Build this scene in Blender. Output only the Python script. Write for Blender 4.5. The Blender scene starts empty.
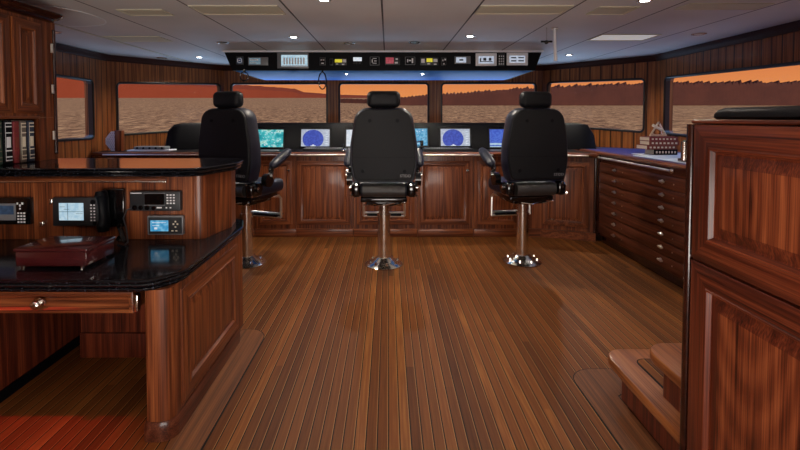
import bpy, bmesh, math, random
from mathutils import Vector, Matrix
PI=math.pi; R=math.radians
random.seed(4)
SC=bpy.context.scene; COL=SC.collection
H=1.45
# ------------------------------------------------------------------ materials
def srgb(r,g,b):
    f=lambda c:(c/255/12.92) if c/255<=.04045 else ((c/255+.055)/1.055)**2.4
    return (f(r),f(g),f(b),1)
def newmat(name):
    m=bpy.data.materials.new(name); m.use_nodes=True
    nt=m.node_tree; b=nt.nodes['Principled BSDF']
    return m,nt,b
def plain(name,col,rough=.5,metal=0,coat=0,bump=0,bscale=200,emit=0,spec=.5):
    m,nt,b=newmat(name)
    b.inputs['Base Color'].default_value=col; b.inputs['Roughness'].default_value=rough
    b.inputs['Metallic'].default_value=metal; b.inputs['Coat Weight'].default_value=coat
    b.inputs['Coat Roughness'].default_value=.08
    b.inputs['Specular IOR Level'].default_value=spec
    if emit:
        b.inputs['Emission Color'].default_value=col; b.inputs['Emission Strength'].default_value=emit
    # faint procedural variation on every surface
    tc=nt.nodes.new('ShaderNodeTexCoord'); n=nt.nodes.new('ShaderNodeTexNoise'); n.inputs['Scale'].default_value=bscale
    nt.links.new(tc.outputs['Object'],n.inputs['Vector'])
    if bump:
        bp=nt.nodes.new('ShaderNodeBump'); bp.inputs['Strength'].default_value=bump; bp.inputs['Distance'].default_value=.002
        nt.links.new(n.outputs['Fac'],bp.inputs['Height']); nt.links.new(bp.outputs['Normal'],b.inputs['Normal'])
    else:
        mr=nt.nodes.new('ShaderNodeMapRange'); mr.inputs['To Min'].default_value=max(0,rough-.04); mr.inputs['To Max'].default_value=min(1,rough+.04)
        nt.links.new(n.outputs['Fac'],mr.inputs['Value']); nt.links.new(mr.outputs['Result'],b.inputs['Roughness'])
    return m
def ramp(nt,stops):
    r=nt.nodes.new('ShaderNodeValToRGB'); e=r.color_ramp.elements
    while len(e)<len(stops): e.new(.5)
    for i,(p,c) in enumerate(stops): e[i].position=p; e[i].color=c
    return r
def wood(name,dark,mid,light,axis='Z',scale=1.0,rough=.42,coat=.2,slats=0,figure=1.0):
    """varnished timber: long grain plus cathedral figure"""
    m,nt,b=newmat(name); N=nt.nodes; L=nt.links
    tc=N.new('ShaderNodeTexCoord'); mp=N.new('ShaderNodeMapping'); L.new(tc.outputs['Object'],mp.inputs['Vector'])
    s=[13*scale]*3; s['XYZ'.index(axis)]=.5*scale; mp.inputs['Scale'].default_value=s
    n1=N.new('ShaderNodeTexNoise'); n1.inputs['Scale'].default_value=1.2; n1.inputs['Detail'].default_value=1; n1.inputs['Distortion'].default_value=0
    L.new(mp.outputs['Vector'],n1.inputs['Vector'])
    mu=N.new('ShaderNodeMath'); mu.operation='MULTIPLY'; mu.inputs[1].default_value=7*figure; L.new(n1.outputs['Fac'],mu.inputs[0])
    fr=N.new('ShaderNodeMath'); fr.operation='PINGPONG'; fr.inputs[1].default_value=1; L.new(mu.outputs[0],fr.inputs[0])
    mp2=N.new('ShaderNodeMapping'); L.new(tc.outputs['Object'],mp2.inputs['Vector'])
    s2=[210*scale]*3; s2['XYZ'.index(axis)]=2.2*scale; mp2.inputs['Scale'].default_value=s2
    n2=N.new('ShaderNodeTexNoise'); n2.inputs['Scale'].default_value=1; n2.inputs['Detail'].default_value=4; L.new(mp2.outputs['Vector'],n2.inputs['Vector'])
    mx=N.new('ShaderNodeMath'); mx.operation='MULTIPLY_ADD'; mx.inputs[1].default_value=.22; L.new(fr.outputs[0],mx.inputs[0])
    m3=N.new('ShaderNodeMath'); m3.operation='MULTIPLY'; m3.inputs[1].default_value=.82; L.new(n2.outputs['Fac'],m3.inputs[0]); L.new(m3.outputs[0],mx.inputs[2])
    rp=ramp(nt,[(.28,dark),(.53,mid),(.82,light)]); L.new(mx.outputs[0],rp.inputs['Fac'])
    out=rp.outputs['Color']
    if slats:
        sx=N.new('ShaderNodeSeparateXYZ'); L.new(tc.outputs['Object'],sx.inputs[0])
        ad=N.new('ShaderNodeMath'); ad.operation='MULTIPLY_ADD'; L.new(sx.outputs['Y'],ad.inputs[0]); ad.inputs[1].default_value=.45; L.new(sx.outputs['X'],ad.inputs[2])
        dv=N.new('ShaderNodeMath'); dv.operation='DIVIDE'; dv.inputs[1].default_value=slats; L.new(ad.outputs[0],dv.inputs[0])
        fc=N.new('ShaderNodeMath'); fc.operation='FRACT'; L.new(dv.outputs[0],fc.inputs[0])
        lt=N.new('ShaderNodeMath'); lt.operation='LESS_THAN'; lt.inputs[1].default_value=.12; L.new(fc.outputs[0],lt.inputs[0])
        mc=N.new('ShaderNodeMix'); mc.data_type='RGBA'; L.new(lt.outputs[0],mc.inputs['Factor']); L.new(out,mc.inputs['A'])
        mc.inputs['B'].default_value=(dark[0]*.4,dark[1]*.4,dark[2]*.4,1); out=mc.outputs['Result']
    L.new(out,b.inputs['Base Color'])
    b.inputs['Roughness'].default_value=rough; b.inputs['Coat Weight'].default_value=coat; b.inputs['Coat Roughness'].default_value=.12; b.inputs['Specular IOR Level'].default_value=.3
    bp=N.new('ShaderNodeBump'); bp.inputs['Strength'].default_value=.12; bp.inputs['Distance'].default_value=.002
    L.new(n2.outputs['Fac'],bp.inputs['Height']); L.new(bp.outputs['Normal'],b.inputs['Normal'])
    return m
WD=(srgb(46,19,9),srgb(110,56,29),srgb(160,94,52))
M={}
M['wz']=wood('mahogany_vertical',*WD,axis='Z')
M['wx']=wood('mahogany_across',*WD,axis='X')
M['wy']=wood('mahogany_along',*WD,axis='Y')
RD=(srgb(42,15,9),srgb(94,39,22),srgb(138,68,40))
M['rz']=wood('red_mahogany_vertical',*RD,axis='Z')
M['ry']=wood('red_mahogany_along',*RD,axis='Y')
def figured(name,centre,dark,mid,light,zs=.30):
    m=wood(name,dark,mid,light); nt=m.node_tree; N=nt.nodes; L=nt.links
    tc=[n for n in N if n.type=='TEX_COORD'][0]; rp=[n for n in N if n.type=='VALTORGB'][0]
    mp=N.new('ShaderNodeMapping'); mp.inputs['Location'].default_value=(0,-centre[1],-centre[2]*zs); mp.inputs['Scale'].default_value=(0,1,zs); L.new(tc.outputs['Object'],mp.inputs['Vector'])
    w=N.new('ShaderNodeTexWave'); w.wave_type='RINGS'; w.rings_direction='X'; w.inputs['Scale'].default_value=7; w.inputs['Distortion'].default_value=1.3; w.inputs['Detail'].default_value=1.5; w.inputs['Detail Scale'].default_value=.8
    L.new(mp.outputs['Vector'],w.inputs['Vector'])
    old=rp.inputs['Fac'].links[0].from_socket
    mm=N.new('ShaderNodeMath'); mm.operation='MULTIPLY_ADD'; mm.inputs[1].default_value=.13; L.new(w.outputs['Fac'],mm.inputs[0]); 
    m2=N.new('ShaderNodeMath'); m2.operation='SUBTRACT'; m2.inputs[1].default_value=.06; L.new(old,m2.inputs[0]); L.new(m2.outputs[0],mm.inputs[2]); L.new(mm.outputs[0],rp.inputs['Fac'])
    return m
M['fig']=figured('figured_mahogany',(1.14,1.39,1.18),srgb(54,21,12),srgb(116,54,30),srgb(166,90,52))
M['drawer']=wood('drawer_mahogany',srgb(48,22,14),srgb(84,42,27),srgb(116,68,46),axis='Y',rough=.3)
M['slat']=wood('slatted_teak',srgb(88,46,22),srgb(144,86,46),srgb(182,118,68),axis='Z',slats=.05,coat=.2,rough=.4)
M['dark']=wood('dark_mahogany',srgb(22,9,6),srgb(44,18,12),srgb(66,28,18),axis='X',coat=.8,rough=.2)
M['teak']=wood('stair_teak',srgb(92,46,22),srgb(146,84,44),srgb(184,120,70),axis='Y',coat=.3,rough=.4)
M['teakd']=wood('margin_teak',srgb(66,36,18),srgb(104,60,31),srgb(134,84,46),axis='Y',coat=0,rough=.55)
M['black']=plain('black_panel',srgb(7,8,13),.5,spec=.12)
M['blackg']=plain('black_gloss',srgb(8,8,10),.12,coat=.5)
M['plastic']=plain('dark_plastic',srgb(34,36,40),.45)
M['grey']=plain('grey_bezel',srgb(112,114,118),.4)
M['leather']=plain('black_leather',srgb(15,16,20),.5,spec=.22,bump=.5,bscale=350)
M['leatherb']=plain('navy_black_leather',srgb(13,17,34),.42,spec=.4,bump=.4,bscale=350)
M['roll']=plain('grey_black_leather',srgb(48,46,46),.45,bump=.4,bscale=350)
M['chrome']=plain('chrome',srgb(228,224,218),.17,metal=1)
M['brass']=plain('satin_steel',srgb(235,230,220),.32,metal=1)
M['white']=plain('white_plastic',srgb(225,225,228),.5)
M['paper']=plain('chart_paper',srgb(205,215,228),.7)
M['cream']=plain('cream_panel',srgb(196,190,168),.6)
M['rubber']=plain('black_rubber',srgb(14,11,10),.4)
M['underside_sky']=plain('underside_sky_reflection',srgb(0,112,205),.5,spec=.2)  # black gloss mirroring the window sky, reflection painted as blue base colour
M['table_sky_tint']=plain('chart_top_sky_tint',srgb(6,50,130),.35,coat=.2,bump=.2)  # blue sky light on the table painted into the base colour
M['boxbrown']=plain('oxblood_box',srgb(62,20,22),.22,coat=.7)
M['lit']=plain('lamp_glow',(1,.96,.9,1),.5,emit=30)
M['lamp_dim']=plain('diffuser_glow',(1,.97,.88,1),.5,emit=.25)
M['red']=plain('red_leather',srgb(118,30,38),.5); M['green']=plain('green_cloth',srgb(20,52,36),.6)
M['greyb']=plain('grey_brown_cloth',srgb(104,92,82),.6); M['navy']=plain('navy_cloth',srgb(26,38,60),.6)
M['rust']=plain('rust_cloth',srgb(122,52,40),.6); M['gold']=plain('pale_gilt',srgb(222,212,190),.4)
def screenmat(name,kind):
    m,nt,b=newmat(name); N=nt.nodes; L=nt.links
    tc=N.new('ShaderNodeTexCoord')
    if kind=='teal':
        n=N.new('ShaderNodeTexNoise'); n.inputs['Scale'].default_value=14; n.inputs['Detail'].default_value=5
        rp=ramp(nt,[(.36,srgb(20,140,150)),(.5,srgb(70,185,190)),(.58,srgb(180,220,215)),(.7,srgb(60,150,120))])
        L.new(tc.outputs['Object'],n.inputs['Vector']); L.new(n.outputs['Fac'],rp.inputs['Fac']); col=rp.outputs['Color']; e=1.0
    else:
        n=N.new('ShaderNodeTexNoise'); n.inputs['Scale'].default_value=40
        c={'radar':(srgb(50,70,170),srgb(66,90,196)),'deep':(srgb(62,92,200),srgb(84,118,216)),'cyan':(srgb(60,150,200),srgb(120,190,225)),
           'pale':(srgb(170,205,225),srgb(198,224,236)),'white':(srgb(214,226,238),srgb(235,240,246)),'yellow':(srgb(215,200,40),srgb(230,215,60)),
           'dred':(srgb(150,50,64),srgb(176,70,84)),'lcd':(srgb(96,120,134),srgb(120,142,152)),'lcdw':(srgb(176,186,206),srgb(200,208,222)),
           'dim':(srgb(32,50,70),srgb(44,64,88))}[kind]
        rp=ramp(nt,[(.4,c[0]),(.6,c[1])]); L.new(tc.outputs['Object'],n.inputs['Vector']); L.new(n.outputs['Fac'],rp.inputs['Fac']); col=rp.outputs['Color']; e=.85
    b.inputs['Base Color'].default_value=(.01,.01,.01,1); b.inputs['Roughness'].default_value=.2
    L.new(col,b.inputs['Emission Color']); b.inputs['Emission Strength'].default_value=e
    return m
for k in ('teal','radar','deep','cyan','pale','white','yellow','dred','lcd','lcdw','dim'): M['s_'+k]=screenmat('screen_'+k,k)
def granite():
    m,nt,b=newmat('black_granite'); N=nt.nodes; L=nt.links
    tc=N.new('ShaderNodeTexCoord'); v=N.new('ShaderNodeTexNoise'); v.inputs['Scale'].default_value=130; v.inputs['Detail'].default_value=2
    L.new(tc.outputs['Object'],v.inputs['Vector'])
    rp=ramp(nt,[(.5,srgb(9,9,12)),(.62,srgb(20,21,26)),(.7,srgb(70,74,86))]); L.new(v.outputs['Fac'],rp.inputs['Fac'])
    L.new(rp.outputs['Color'],b.inputs['Base Color']); b.inputs['Roughness'].default_value=.11; b.inputs['Specular IOR Level'].default_value=.35
    return m
M['granite']=granite()
def floor_mat():
    m,nt,b=newmat('teak_strip_floor'); N=nt.nodes; L=nt.links
    tc=N.new('ShaderNodeTexCoord'); sx=N.new('ShaderNodeSeparateXYZ'); L.new(tc.outputs['Object'],sx.inputs[0])
    def math_(op,a,b_=None,c=None):
        n=N.new('ShaderNodeMath'); n.operation=op
        for i,v in enumerate((a,b_,c)):
            if v is None: continue
            if isinstance(v,(int,float)): n.inputs[i].default_value=v
            else: L.new(v,n.inputs[i])
        return n.outputs[0]
    u=math_('DIVIDE',sx.outputs['X'],.051); idx=math_('FLOOR',u); fr=math_('FRACT',u)
    wn=N.new('ShaderNodeTexWhiteNoise'); wn.noise_dimensions='1D'; L.new(idx,wn.inputs['W'])
    # board length offset per strip, boards about 2.4 m
    yy=math_('ADD',sx.outputs['Y'],math_('MULTIPLY',wn.outputs['Value'],5.0)); yb=math_('DIVIDE',yy,7); yi=math_('FLOOR',yb)
    wn2=N.new('ShaderNodeTexWhiteNoise'); wn2.noise_dimensions='2D'; cb=N.new('ShaderNodeCombineXYZ'); L.new(idx,cb.inputs[0]); L.new(yi,cb.inputs[1]); L.new(cb.outputs[0],wn2.inputs['Vector'])
    mp=N.new('ShaderNodeMapping'); mp.inputs['Scale'].default_value=(90,3,1); L.new(tc.outputs['Object'],mp.inputs['Vector'])
    gn=N.new('ShaderNodeTexNoise'); gn.inputs['Scale'].default_value=1; gn.inputs['Detail'].default_value=4; L.new(mp.outputs[0],gn.inputs['Vector'])
    f=math_('ADD',math_('MULTIPLY_ADD',wn2.outputs['Value'],.38,.11),math_('MULTIPLY',gn.outputs['Fac'],.42))
    rp=ramp(nt,[(.15,srgb(56,26,10)),(.42,srgb(98,54,23)),(.66,srgb(122,71,32)),(.92,srgb(176,118,56))]); L.new(f,rp.inputs['Fac'])
    seam=math_('LESS_THAN',fr,.11)
    pale=math_('GREATER_THAN',fr,.94)
    mc=N.new('ShaderNodeMix'); mc.data_type='RGBA'; L.new(math_('MULTIPLY',pale,.5),mc.inputs['Factor']); L.new(rp.outputs['Color'],mc.inputs['A']); mc.inputs['B'].default_value=srgb(196,146,88)
    m2=N.new('ShaderNodeMix'); m2.data_type='RGBA'; L.new(seam,m2.inputs['Factor']); L.new(mc.outputs['Result'],m2.inputs['A']); m2.inputs['B'].default_value=srgb(20,12,8)
    L.new(m2.outputs['Result'],b.inputs['Base Color']); b.inputs['Roughness'].default_value=.5; b.inputs['Specular IOR Level'].default_value=.15; b.inputs['Coat Roughness'].default_value=.25
    return m
M['floor']=floor_mat()
def ceil_mat():
    m,nt,b=newmat('ceiling_panels'); N=nt.nodes; L=nt.links
    tc=N.new('ShaderNodeTexCoord'); sx=N.new('ShaderNodeSeparateXYZ'); L.new(tc.outputs['Object'],sx.inputs[0])
    a=N.new('ShaderNodeMath'); a.operation='ADD'; a.inputs[1].default_value=.05+.694*20; L.new(sx.outputs['X'],a.inputs[0])
    d=N.new('ShaderNodeMath'); d.operation='DIVIDE'; d.inputs[1].default_value=.694; L.new(a.outputs[0],d.inputs[0])
    f=N.new('ShaderNodeMath'); f.operation='FRACT'; L.new(d.outputs[0],f.inputs[0])
    l=N.new('ShaderNodeMath'); l.operation='LESS_THAN'; l.inputs[1].default_value=.02; L.new(f.outputs[0],l.inputs[0])
    n=N.new('ShaderNodeTexNoise'); n.inputs['Scale'].default_value=1.3; L.new(tc.outputs['Object'],n.inputs['Vector'])
    rp=ramp(nt,[(.3,srgb(196,192,190)),(.7,srgb(212,208,206))]); L.new(n.outputs['Fac'],rp.inputs['Fac'])
    mc=N.new('ShaderNodeMix'); mc.data_type='RGBA'; L.new(l.outputs[0],mc.inputs['Factor']); L.new(rp.outputs['Color'],mc.inputs['A']); mc.inputs['B'].default_value=srgb(46,40,42)
    L.new(mc.outputs['Result'],b.inputs['Base Color']); b.inputs['Roughness'].default_value=.5; b.inputs['Specular IOR Level'].default_value=.35
    return m
M['ceil']=ceil_mat()
def glass_mat():
    m,nt,b=newmat('window_glass'); N=nt.nodes; L=nt.links
    N.remove(b); o=N['Material Output']
    t=N.new('ShaderNodeBsdfTransparent'); t.inputs[0].default_value=(.93,.93,.93,1); g=N.new('ShaderNodeBsdfGlossy'); g.inputs['Roughness'].default_value=.02
    fr=N.new('ShaderNodeFresnel'); fr.inputs['IOR'].default_value=1.45; mx=N.new('ShaderNodeMixShader')
    mu=N.new('ShaderNodeMath'); mu.operation='MULTIPLY'; mu.inputs[1].default_value=.22; L.new(fr.outputs[0],mu.inputs[0])
    L.new(mu.outputs[0],mx.inputs[0]); L.new(t.outputs[0],mx.inputs[1]); L.new(g.outputs[0],mx.inputs[2]); L.new(mx.outputs[0],o.inputs['Surface'])
    return m
M['glass']=glass_mat()
# ------------------------------------------------------------------ mesh builder
class MB:
    def __init__(s): s.bm=bmesh.new()
    def face(s,pts,m=0):
        vs=[s.bm.verts.new(p) for p in pts]
        try: f=s.bm.faces.new(vs); f.material_index=m; return f
        except ValueError: return None
    def merge(s,bm,mat=None,m=0):
        vm={}
        for v in bm.verts: vm[v]=s.bm.verts.new(mat@v.co if mat else v.co)
        for f in bm.faces:
            nf=s.bm.faces.new([vm[v] for v in f.verts]); nf.material_index=m; nf.smooth=f.smooth
        bm.free(); return s
    def box(s,a,b,m=0,bev=0,seg=2,mat=None):
        t=bmesh.new(); bmesh.ops.create_cube(t,size=1)
        c=[(a[i]+b[i])/2 for i in range(3)]; d=[abs(b[i]-a[i]) for i in range(3)]
        for v in t.verts: v.co=Vector((v.co.x*d[0]+c[0],v.co.y*d[1]+c[1],v.co.z*d[2]+c[2]))
        if bev: bmesh.ops.bevel(t,geom=t.edges[:],offset=min(bev,min(d)*.49),segments=seg,affect='EDGES',profile=.5)
        return s.merge(t,mat,m)
    def cyl(s,p0,p1,r,r2=None,seg=20,m=0):
        p0=Vector(p0);p1=Vector(p1); d=p1-p0
        t=bmesh.new(); bmesh.ops.create_cone(t,cap_ends=True,segments=seg,radius1=r,radius2=r if r2 is None else r2,depth=d.length)
        q=d.to_track_quat('Z','Y').to_matrix().to_4x4()
        return s.merge(t,Matrix.Translation((p0+p1)/2)@q,m)
    def ball(s,c,r,sc=(1,1,1),m=0,u=16,mat=None):
        t=bmesh.new(); bmesh.ops.create_uvsphere(t,u_segments=u,v_segments=u//2+2,radius=r)
        k=Matrix.Translation(c)@Matrix.Diagonal((*sc,1))
        return s.merge(t,(mat@k) if mat else k,m)
    def tube(s,pts,r,seg=8,m=0,flat=1.0):
        pts=[Vector(p) for p in pts]; rings=[]
        up=Vector((0,0,1)); prev=None
        for i,p in enumerate(pts):
            d=(pts[min(i+1,len(pts)-1)]-pts[max(i-1,0)]).normalized()
            if prev is None:
                a=d.cross(up)
                if a.length<.05: a=d.cross(Vector((1,0,0)))
            else: a=prev-d*prev.dot(d)
            a.normalize(); prev=a; b=d.cross(a)
            rr=r[i] if isinstance(r,(list,tuple)) else r
            rings.append([s.bm.verts.new(p+(a*math.cos(2*PI*k/seg)+b*math.sin(2*PI*k/seg)*flat)*rr) for k in range(seg)])
        for i in range(len(rings)-1):
            for k in range(seg):
                f=s.bm.faces.new([rings[i][k],rings[i][(k+1)%seg],rings[i+1][(k+1)%seg],rings[i+1][k]]); f.material_index=m
        for e in (rings[0][::-1],rings[-1]):
            f=s.bm.faces.new(e); f.material_index=m
        return s
    def lathe(s,prof,c=(0,0,0),seg=28,m=0,mat=None):
        rings=[]
        for r,z in prof:
            rings.append([Vector((c[0]+r*math.cos(2*PI*k/seg),c[1]+r*math.sin(2*PI*k/seg),c[2]+z)) for k in range(seg)])
        if mat: rings=[[mat@v for v in q] for q in rings]
        return s.loft(rings,m)
    def loft(s,rings,m=0,cap=True,ms=None):
        vr=[[s.bm.verts.new(p) for p in q] for q in rings]; n=len(vr[0])
        for i in range(len(vr)-1):
            for k in range(n):
                try:
                    f=s.bm.faces.new([vr[i][k],vr[i][(k+1)%n],vr[i+1][(k+1)%n],vr[i+1][k]]); f.material_index=ms[i] if ms else m
                except ValueError: pass
        if cap:
            for e in (vr[0][::-1],vr[-1]):
                f=s.bm.faces.new(e); f.material_index=m
        return s
    def prism(s,poly,z0,z1,m=0):
        return s.loft([[Vector((x,y,z0)) for x,y in poly],[Vector((x,y,z1)) for x,y in poly]],m)
    def build(s,name,mats,parent=None,smooth=True,loc=None,label=None):
        bmesh.ops.remove_doubles(s.bm,verts=s.bm.verts,dist=1e-5)
        bmesh.ops.recalc_face_normals(s.bm,faces=s.bm.faces)
        me=bpy.data.meshes.new(name); s.bm.to_mesh(me); s.bm.free()
        if not isinstance(mats,(list,tuple)): mats=[mats]
        for k in mats: me.materials.append(M[k] if isinstance(k,str) else k)
        o=bpy.data.objects.new(name,me); COL.objects.link(o)
        if smooth:
            for p in me.polygons: p.use_smooth=True
            try: me.set_sharp_from_angle(angle=R(35))
            except Exception: pass
        if parent:
            o.parent=parent
            if any(parent.location): o.matrix_parent_inverse=Matrix.Translation(-parent.location)
        if label: o['label']=label
        return o
def tag(o,label,cat,group=None,kind=None):
    if label: o['label']=label
    if cat: o['category']=cat
    if group: o['group']=group
    if kind: o['kind']=kind
    return o
def thing(name,label,cat,loc=(0,0,0),group=None):
    o=bpy.data.objects.new(name,None); COL.objects.link(o); o.location=loc; o.empty_display_size=.1
    return tag(o,label,cat,group)
def struct(o,label=None):
    o['kind']='structure'
    if label: o['label']=label
    return o
def copy_tree(o,parent=None):
    c=o.copy(); COL.objects.link(c)
    if parent: c.parent=parent
    for ch in list(o.children): copy_tree(ch,c)
    return c
def fillet(poly,rad,n=6):
    """round the corners of a 2D polygon; rad is one number or one per corner"""
    out=[]; L=len(poly)
    for i,p in enumerate(poly):
        r=rad[i] if isinstance(rad,(list,tuple)) else rad
        p=Vector(p); a=Vector(poly[i-1])-p; b=Vector(poly[(i+1)%L])-p
        if r<=0: out.append(tuple(p)); continue
        ang=a.angle(b); t=min(r/math.tan(ang/2),a.length*.49,b.length*.49); r=t*math.tan(ang/2)
        bis=(a.normalized()+b.normalized()).normalized(); c=p+bis*(r/math.sin(ang/2))
        s=p+a.normalized()*t; e=p+b.normalized()*t
        a0=math.atan2(s.y-c.y,s.x-c.x); a1=math.atan2(e.y-c.y,e.x-c.x); d=(a1-a0+PI)%(2*PI)-PI
        for k in range(n+1):
            q=a0+d*k/n; out.append((c.x+r*math.cos(q),c.y+r*math.sin(q)))
    return out
def offset(poly,d):
    """positive d moves a counter-clockwise outline outwards"""
    out=[]; L=len(poly)
    for i in range(L):
        p=Vector(poly[i]); a=(p-Vector(poly[i-1])); b=(Vector(poly[(i+1)%L])-p)
        if a.length<1e-6: a=b
        if b.length<1e-6: b=a
        a.normalize(); b.normalize()
        na=Vector((a.y,-a.x)); nb=Vector((b.y,-b.x)); n=na+nb
        if n.length<1e-6: n=na
        n.normalize(); k=max(.5,n.dot(na)); q=p+n*(d/k); out.append((q.x,q.y))
    return out
OGEE=[(-.02,-.05),(0,-.05),(.009,-.048),(.011,-.040),(.007,-.034),(.002,-.032),(.003,-.030),(.016,-.027),(.021,-.020),(.017,-.014),(.010,-.012),(.012,-.010),(.024,-.008),(.025,-.003),(.018,0),(-.01,0)]
def slab(mb,poly,ztop,prof=OGEE,m=0):
    mb.loft([[Vector((x,y,ztop+z)) for x,y in offset(poly,o)] for o,z in prof],m); return mb
def panel(mb,O,u,n,w,h,t=.022,fr=.07,v=(0,0,1),m=0,mr=1,raised=True,mf=None):
    """framed door with a raised field; O lower corner on the carcass, u along, n outward"""
    O,u,n,v=Vector(O),Vector(u).normalized(),Vector(n).normalized(),Vector(v)
    prof=[(0,0),(0,t),(.004,t+.002),(fr-.012,t+.002),(fr-.008,t+.006),(fr-.002,t+.004),(fr+.006,t-.010),(fr+.012,t-.012)]
    if raised: prof+=[(fr+.045,t-.001),(fr+.05,t)]
    rings=[]
    for i,d in prof:
        rings.append([O+u*a+v*b+n*d for a,b in ((i,i),(w-i,i),(w-i,h-i),(i,h-i))])
    vr=[[mb.bm.verts.new(p) for p in q] for q in rings]
    for i in range(len(vr)-1):
        for k in range(4):
            f=mb.bm.faces.new([vr[i][k],vr[i][(k+1)%4],vr[i+1][(k+1)%4],vr[i+1][k]])
            f.material_index=mr if k in (0,2) and i<6 else m
    f=mb.bm.faces.new(vr[-1]); f.material_index=m if mf is None else mf
    f=mb.bm.faces.new(vr[0][::-1]); f.material_index=m
    return mb
def text(body,size,O,u,v,mat,parent,name='lettering',ext=.0008,align='CENTER'):
    c=bpy.data.curves.new(name,'FONT'); c.body=body; c.size=size; c.extrude=ext; c.align_x=align; c.align_y='CENTER'; c.resolution_u=2
    c.materials.append(M[mat])
    o=bpy.data.objects.new(name,c); COL.objects.link(o)
    u=Vector(u).normalized(); v=Vector(v).normalized(); n=u.cross(v)
    Rm=Matrix((( u.x,v.x,n.x,O[0]),(u.y,v.y,n.y,O[1]),(u.z,v.z,n.z,O[2]),(0,0,0,1)))
    bpy.context.view_layer.update()
    me=bpy.data.meshes.new_from_object(o.evaluated_get(bpy.context.evaluated_depsgraph_get()))
    bpy.data.objects.remove(o); o=bpy.data.objects.new(name,me); COL.objects.link(o)
    if not me.materials: me.materials.append(M[mat])
    o.parent=parent
    o.matrix_basis=(Matrix.Translation(-parent.location) @ Rm) if any(parent.location) else Rm
    return o
X_=(1,0,0); Z_=(0,0,1); FRONT=(0,-1,0)
# ------------------------------------------------------------------ the room
CH=2.25
pts=[(-4.2,-2),(3.9,-2),(3.9,7.3),(-4.2,7.3)]
struct(MB().prism(pts,-.05,0).build('floor','floor'))
WP=[(-3.61,-2.0),(-3.60,5.75),(-2.52,6.95),(-.86,7.0),(.73,7.0),(2.38,6.95),(3.44,5.78),(3.40,-2.0)]
struct(MB().prism([(-3.75,-2.1),(3.55,-2.1),(3.6,5.85),(2.45,7.1),(-2.4,7.1),(-3.75,5.8)],CH,CH+.04).build('ceiling','ceil'))
def wall_facet(mb,A,B,holes,thick=.10):
    """wall from A to B in plan, one rounded window hole each; hole=(s0,s1,zb0,zb1,zt0,zt1) s in metres from A"""
    A=Vector((*A,0)); B=Vector((*B,0)); u=(B-A).normalized(); L=(B-A).length; n=Vector((-u.y,u.x,0))  # outward (left of travel)
    segs=[]; s=0
    def P(a,z,d=0): return A+u*a+Vector((0,0,z))+n*d
    cuts=[0]+[ (holes[i][1]+holes[i+1][0])/2 for i in range(len(holes)-1)]+[L]
    res=[]
    if not holes:
        mb.face([P(0,0),P(L,0),P(L,CH),P(0,CH)]); return res
    for (c0,c1),hh in zip(zip(cuts,cuts[1:]),holes):
        s0,s1,b0,b1,t0,t1=hh; k=6
        op=fillet([(s0,b0),(s1,b1),(s1,t1),(s0,t0)],.055,k)
        outc=[(c0,0),(c1,0),(c1,CH),(c0,CH)]
        n_=k+1; out=[]
        for q in range(4): out+= [outc[q]]*n_
        Nn=len(op)
        for i in range(Nn):
            j=(i+1)%Nn
            pa,pb=out[i],out[j]
            if pa==pb: mb.face([P(*op[i]),P(*op[j]),P(*pa)])
            else: mb.face([P(*op[i]),P(*op[j]),P(*pb),P(*pa)])
            mb.face([P(*op[i]),P(*op[j]),P(*op[j],thick),P(*op[i],thick)])
        res.append((P,op))
    return res
def window(k,P,op,label):
    fr=MB()
    ring=lambda e,d:[P(x,z,d) for x,z in offset(op,e)]
    fr.loft([ring(.012,-.012),ring(-.004,-.014),ring(-.016,-.004),ring(-.016,.05),ring(.012,.05),ring(.012,-.012)],cap=False)
    f=fr.build(f'window_{k}','rubber'); struct(f,label)
    g=MB(); g.face([P(x,z,.045) for x,z in offset(op,-.014)])
    go=g.build('pane','glass',f,smooth=False); return f
WINS=[]
def seg(name,i,holes,labs,mat='slat'):
    mb=MB(); A,B=WP[i],WP[i+1]; r=wall_facet(mb,A,B,holes)
    o=mb.build(name,mat,smooth=False); struct(o)
    for (P,op),lb in zip(r,labs): WINS.append(window(len(WINS)+1,P,op,lb))
L_=lambda i:(Vector(WP[i+1])-Vector(WP[i])).length
seg('wall_left',0,[(5.6,7.50,1.21,1.20,1.93,1.908)],['dark framed side window on the port wall, red hill outside'])
l=L_(1); seg('wall_front_left',1,[(.13,l-.07,1.225,1.29,1.909,1.972)],['wide slanting window at the port front corner'])
l=L_(2); seg('wall_front_window_bay',2,[(.10,l-.085,1.30,1.30,1.98,1.99)],['front window behind the port helm chair'])
l=L_(3); seg('wall_front',3,[(.10,l-.10,1.30,1.30,1.99,1.99)],['centre front window behind the middle helm chair'])
l=L_(4); seg('wall_front_bay',4,[(.10,l-.10,1.30,1.30,1.99,1.99)],['front window with the tree line rising'])
l=L_(5); seg('wall_front_right',5,[(.085,l-.14,1.335,1.262,1.995,1.962)],['window at the starboard front corner over the chart drawers'])
seg('wall_right',6,[(.18,3.2,1.255,1.17,1.953,1.885)],['long starboard side window over the chart table'])
b=MB(); b.face([(-3.61,-2,0),(3.4,-2,0),(3.4,-2,CH),(-3.61,-2,CH)]); struct(b.build('wall_back','wz',smooth=False))
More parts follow.
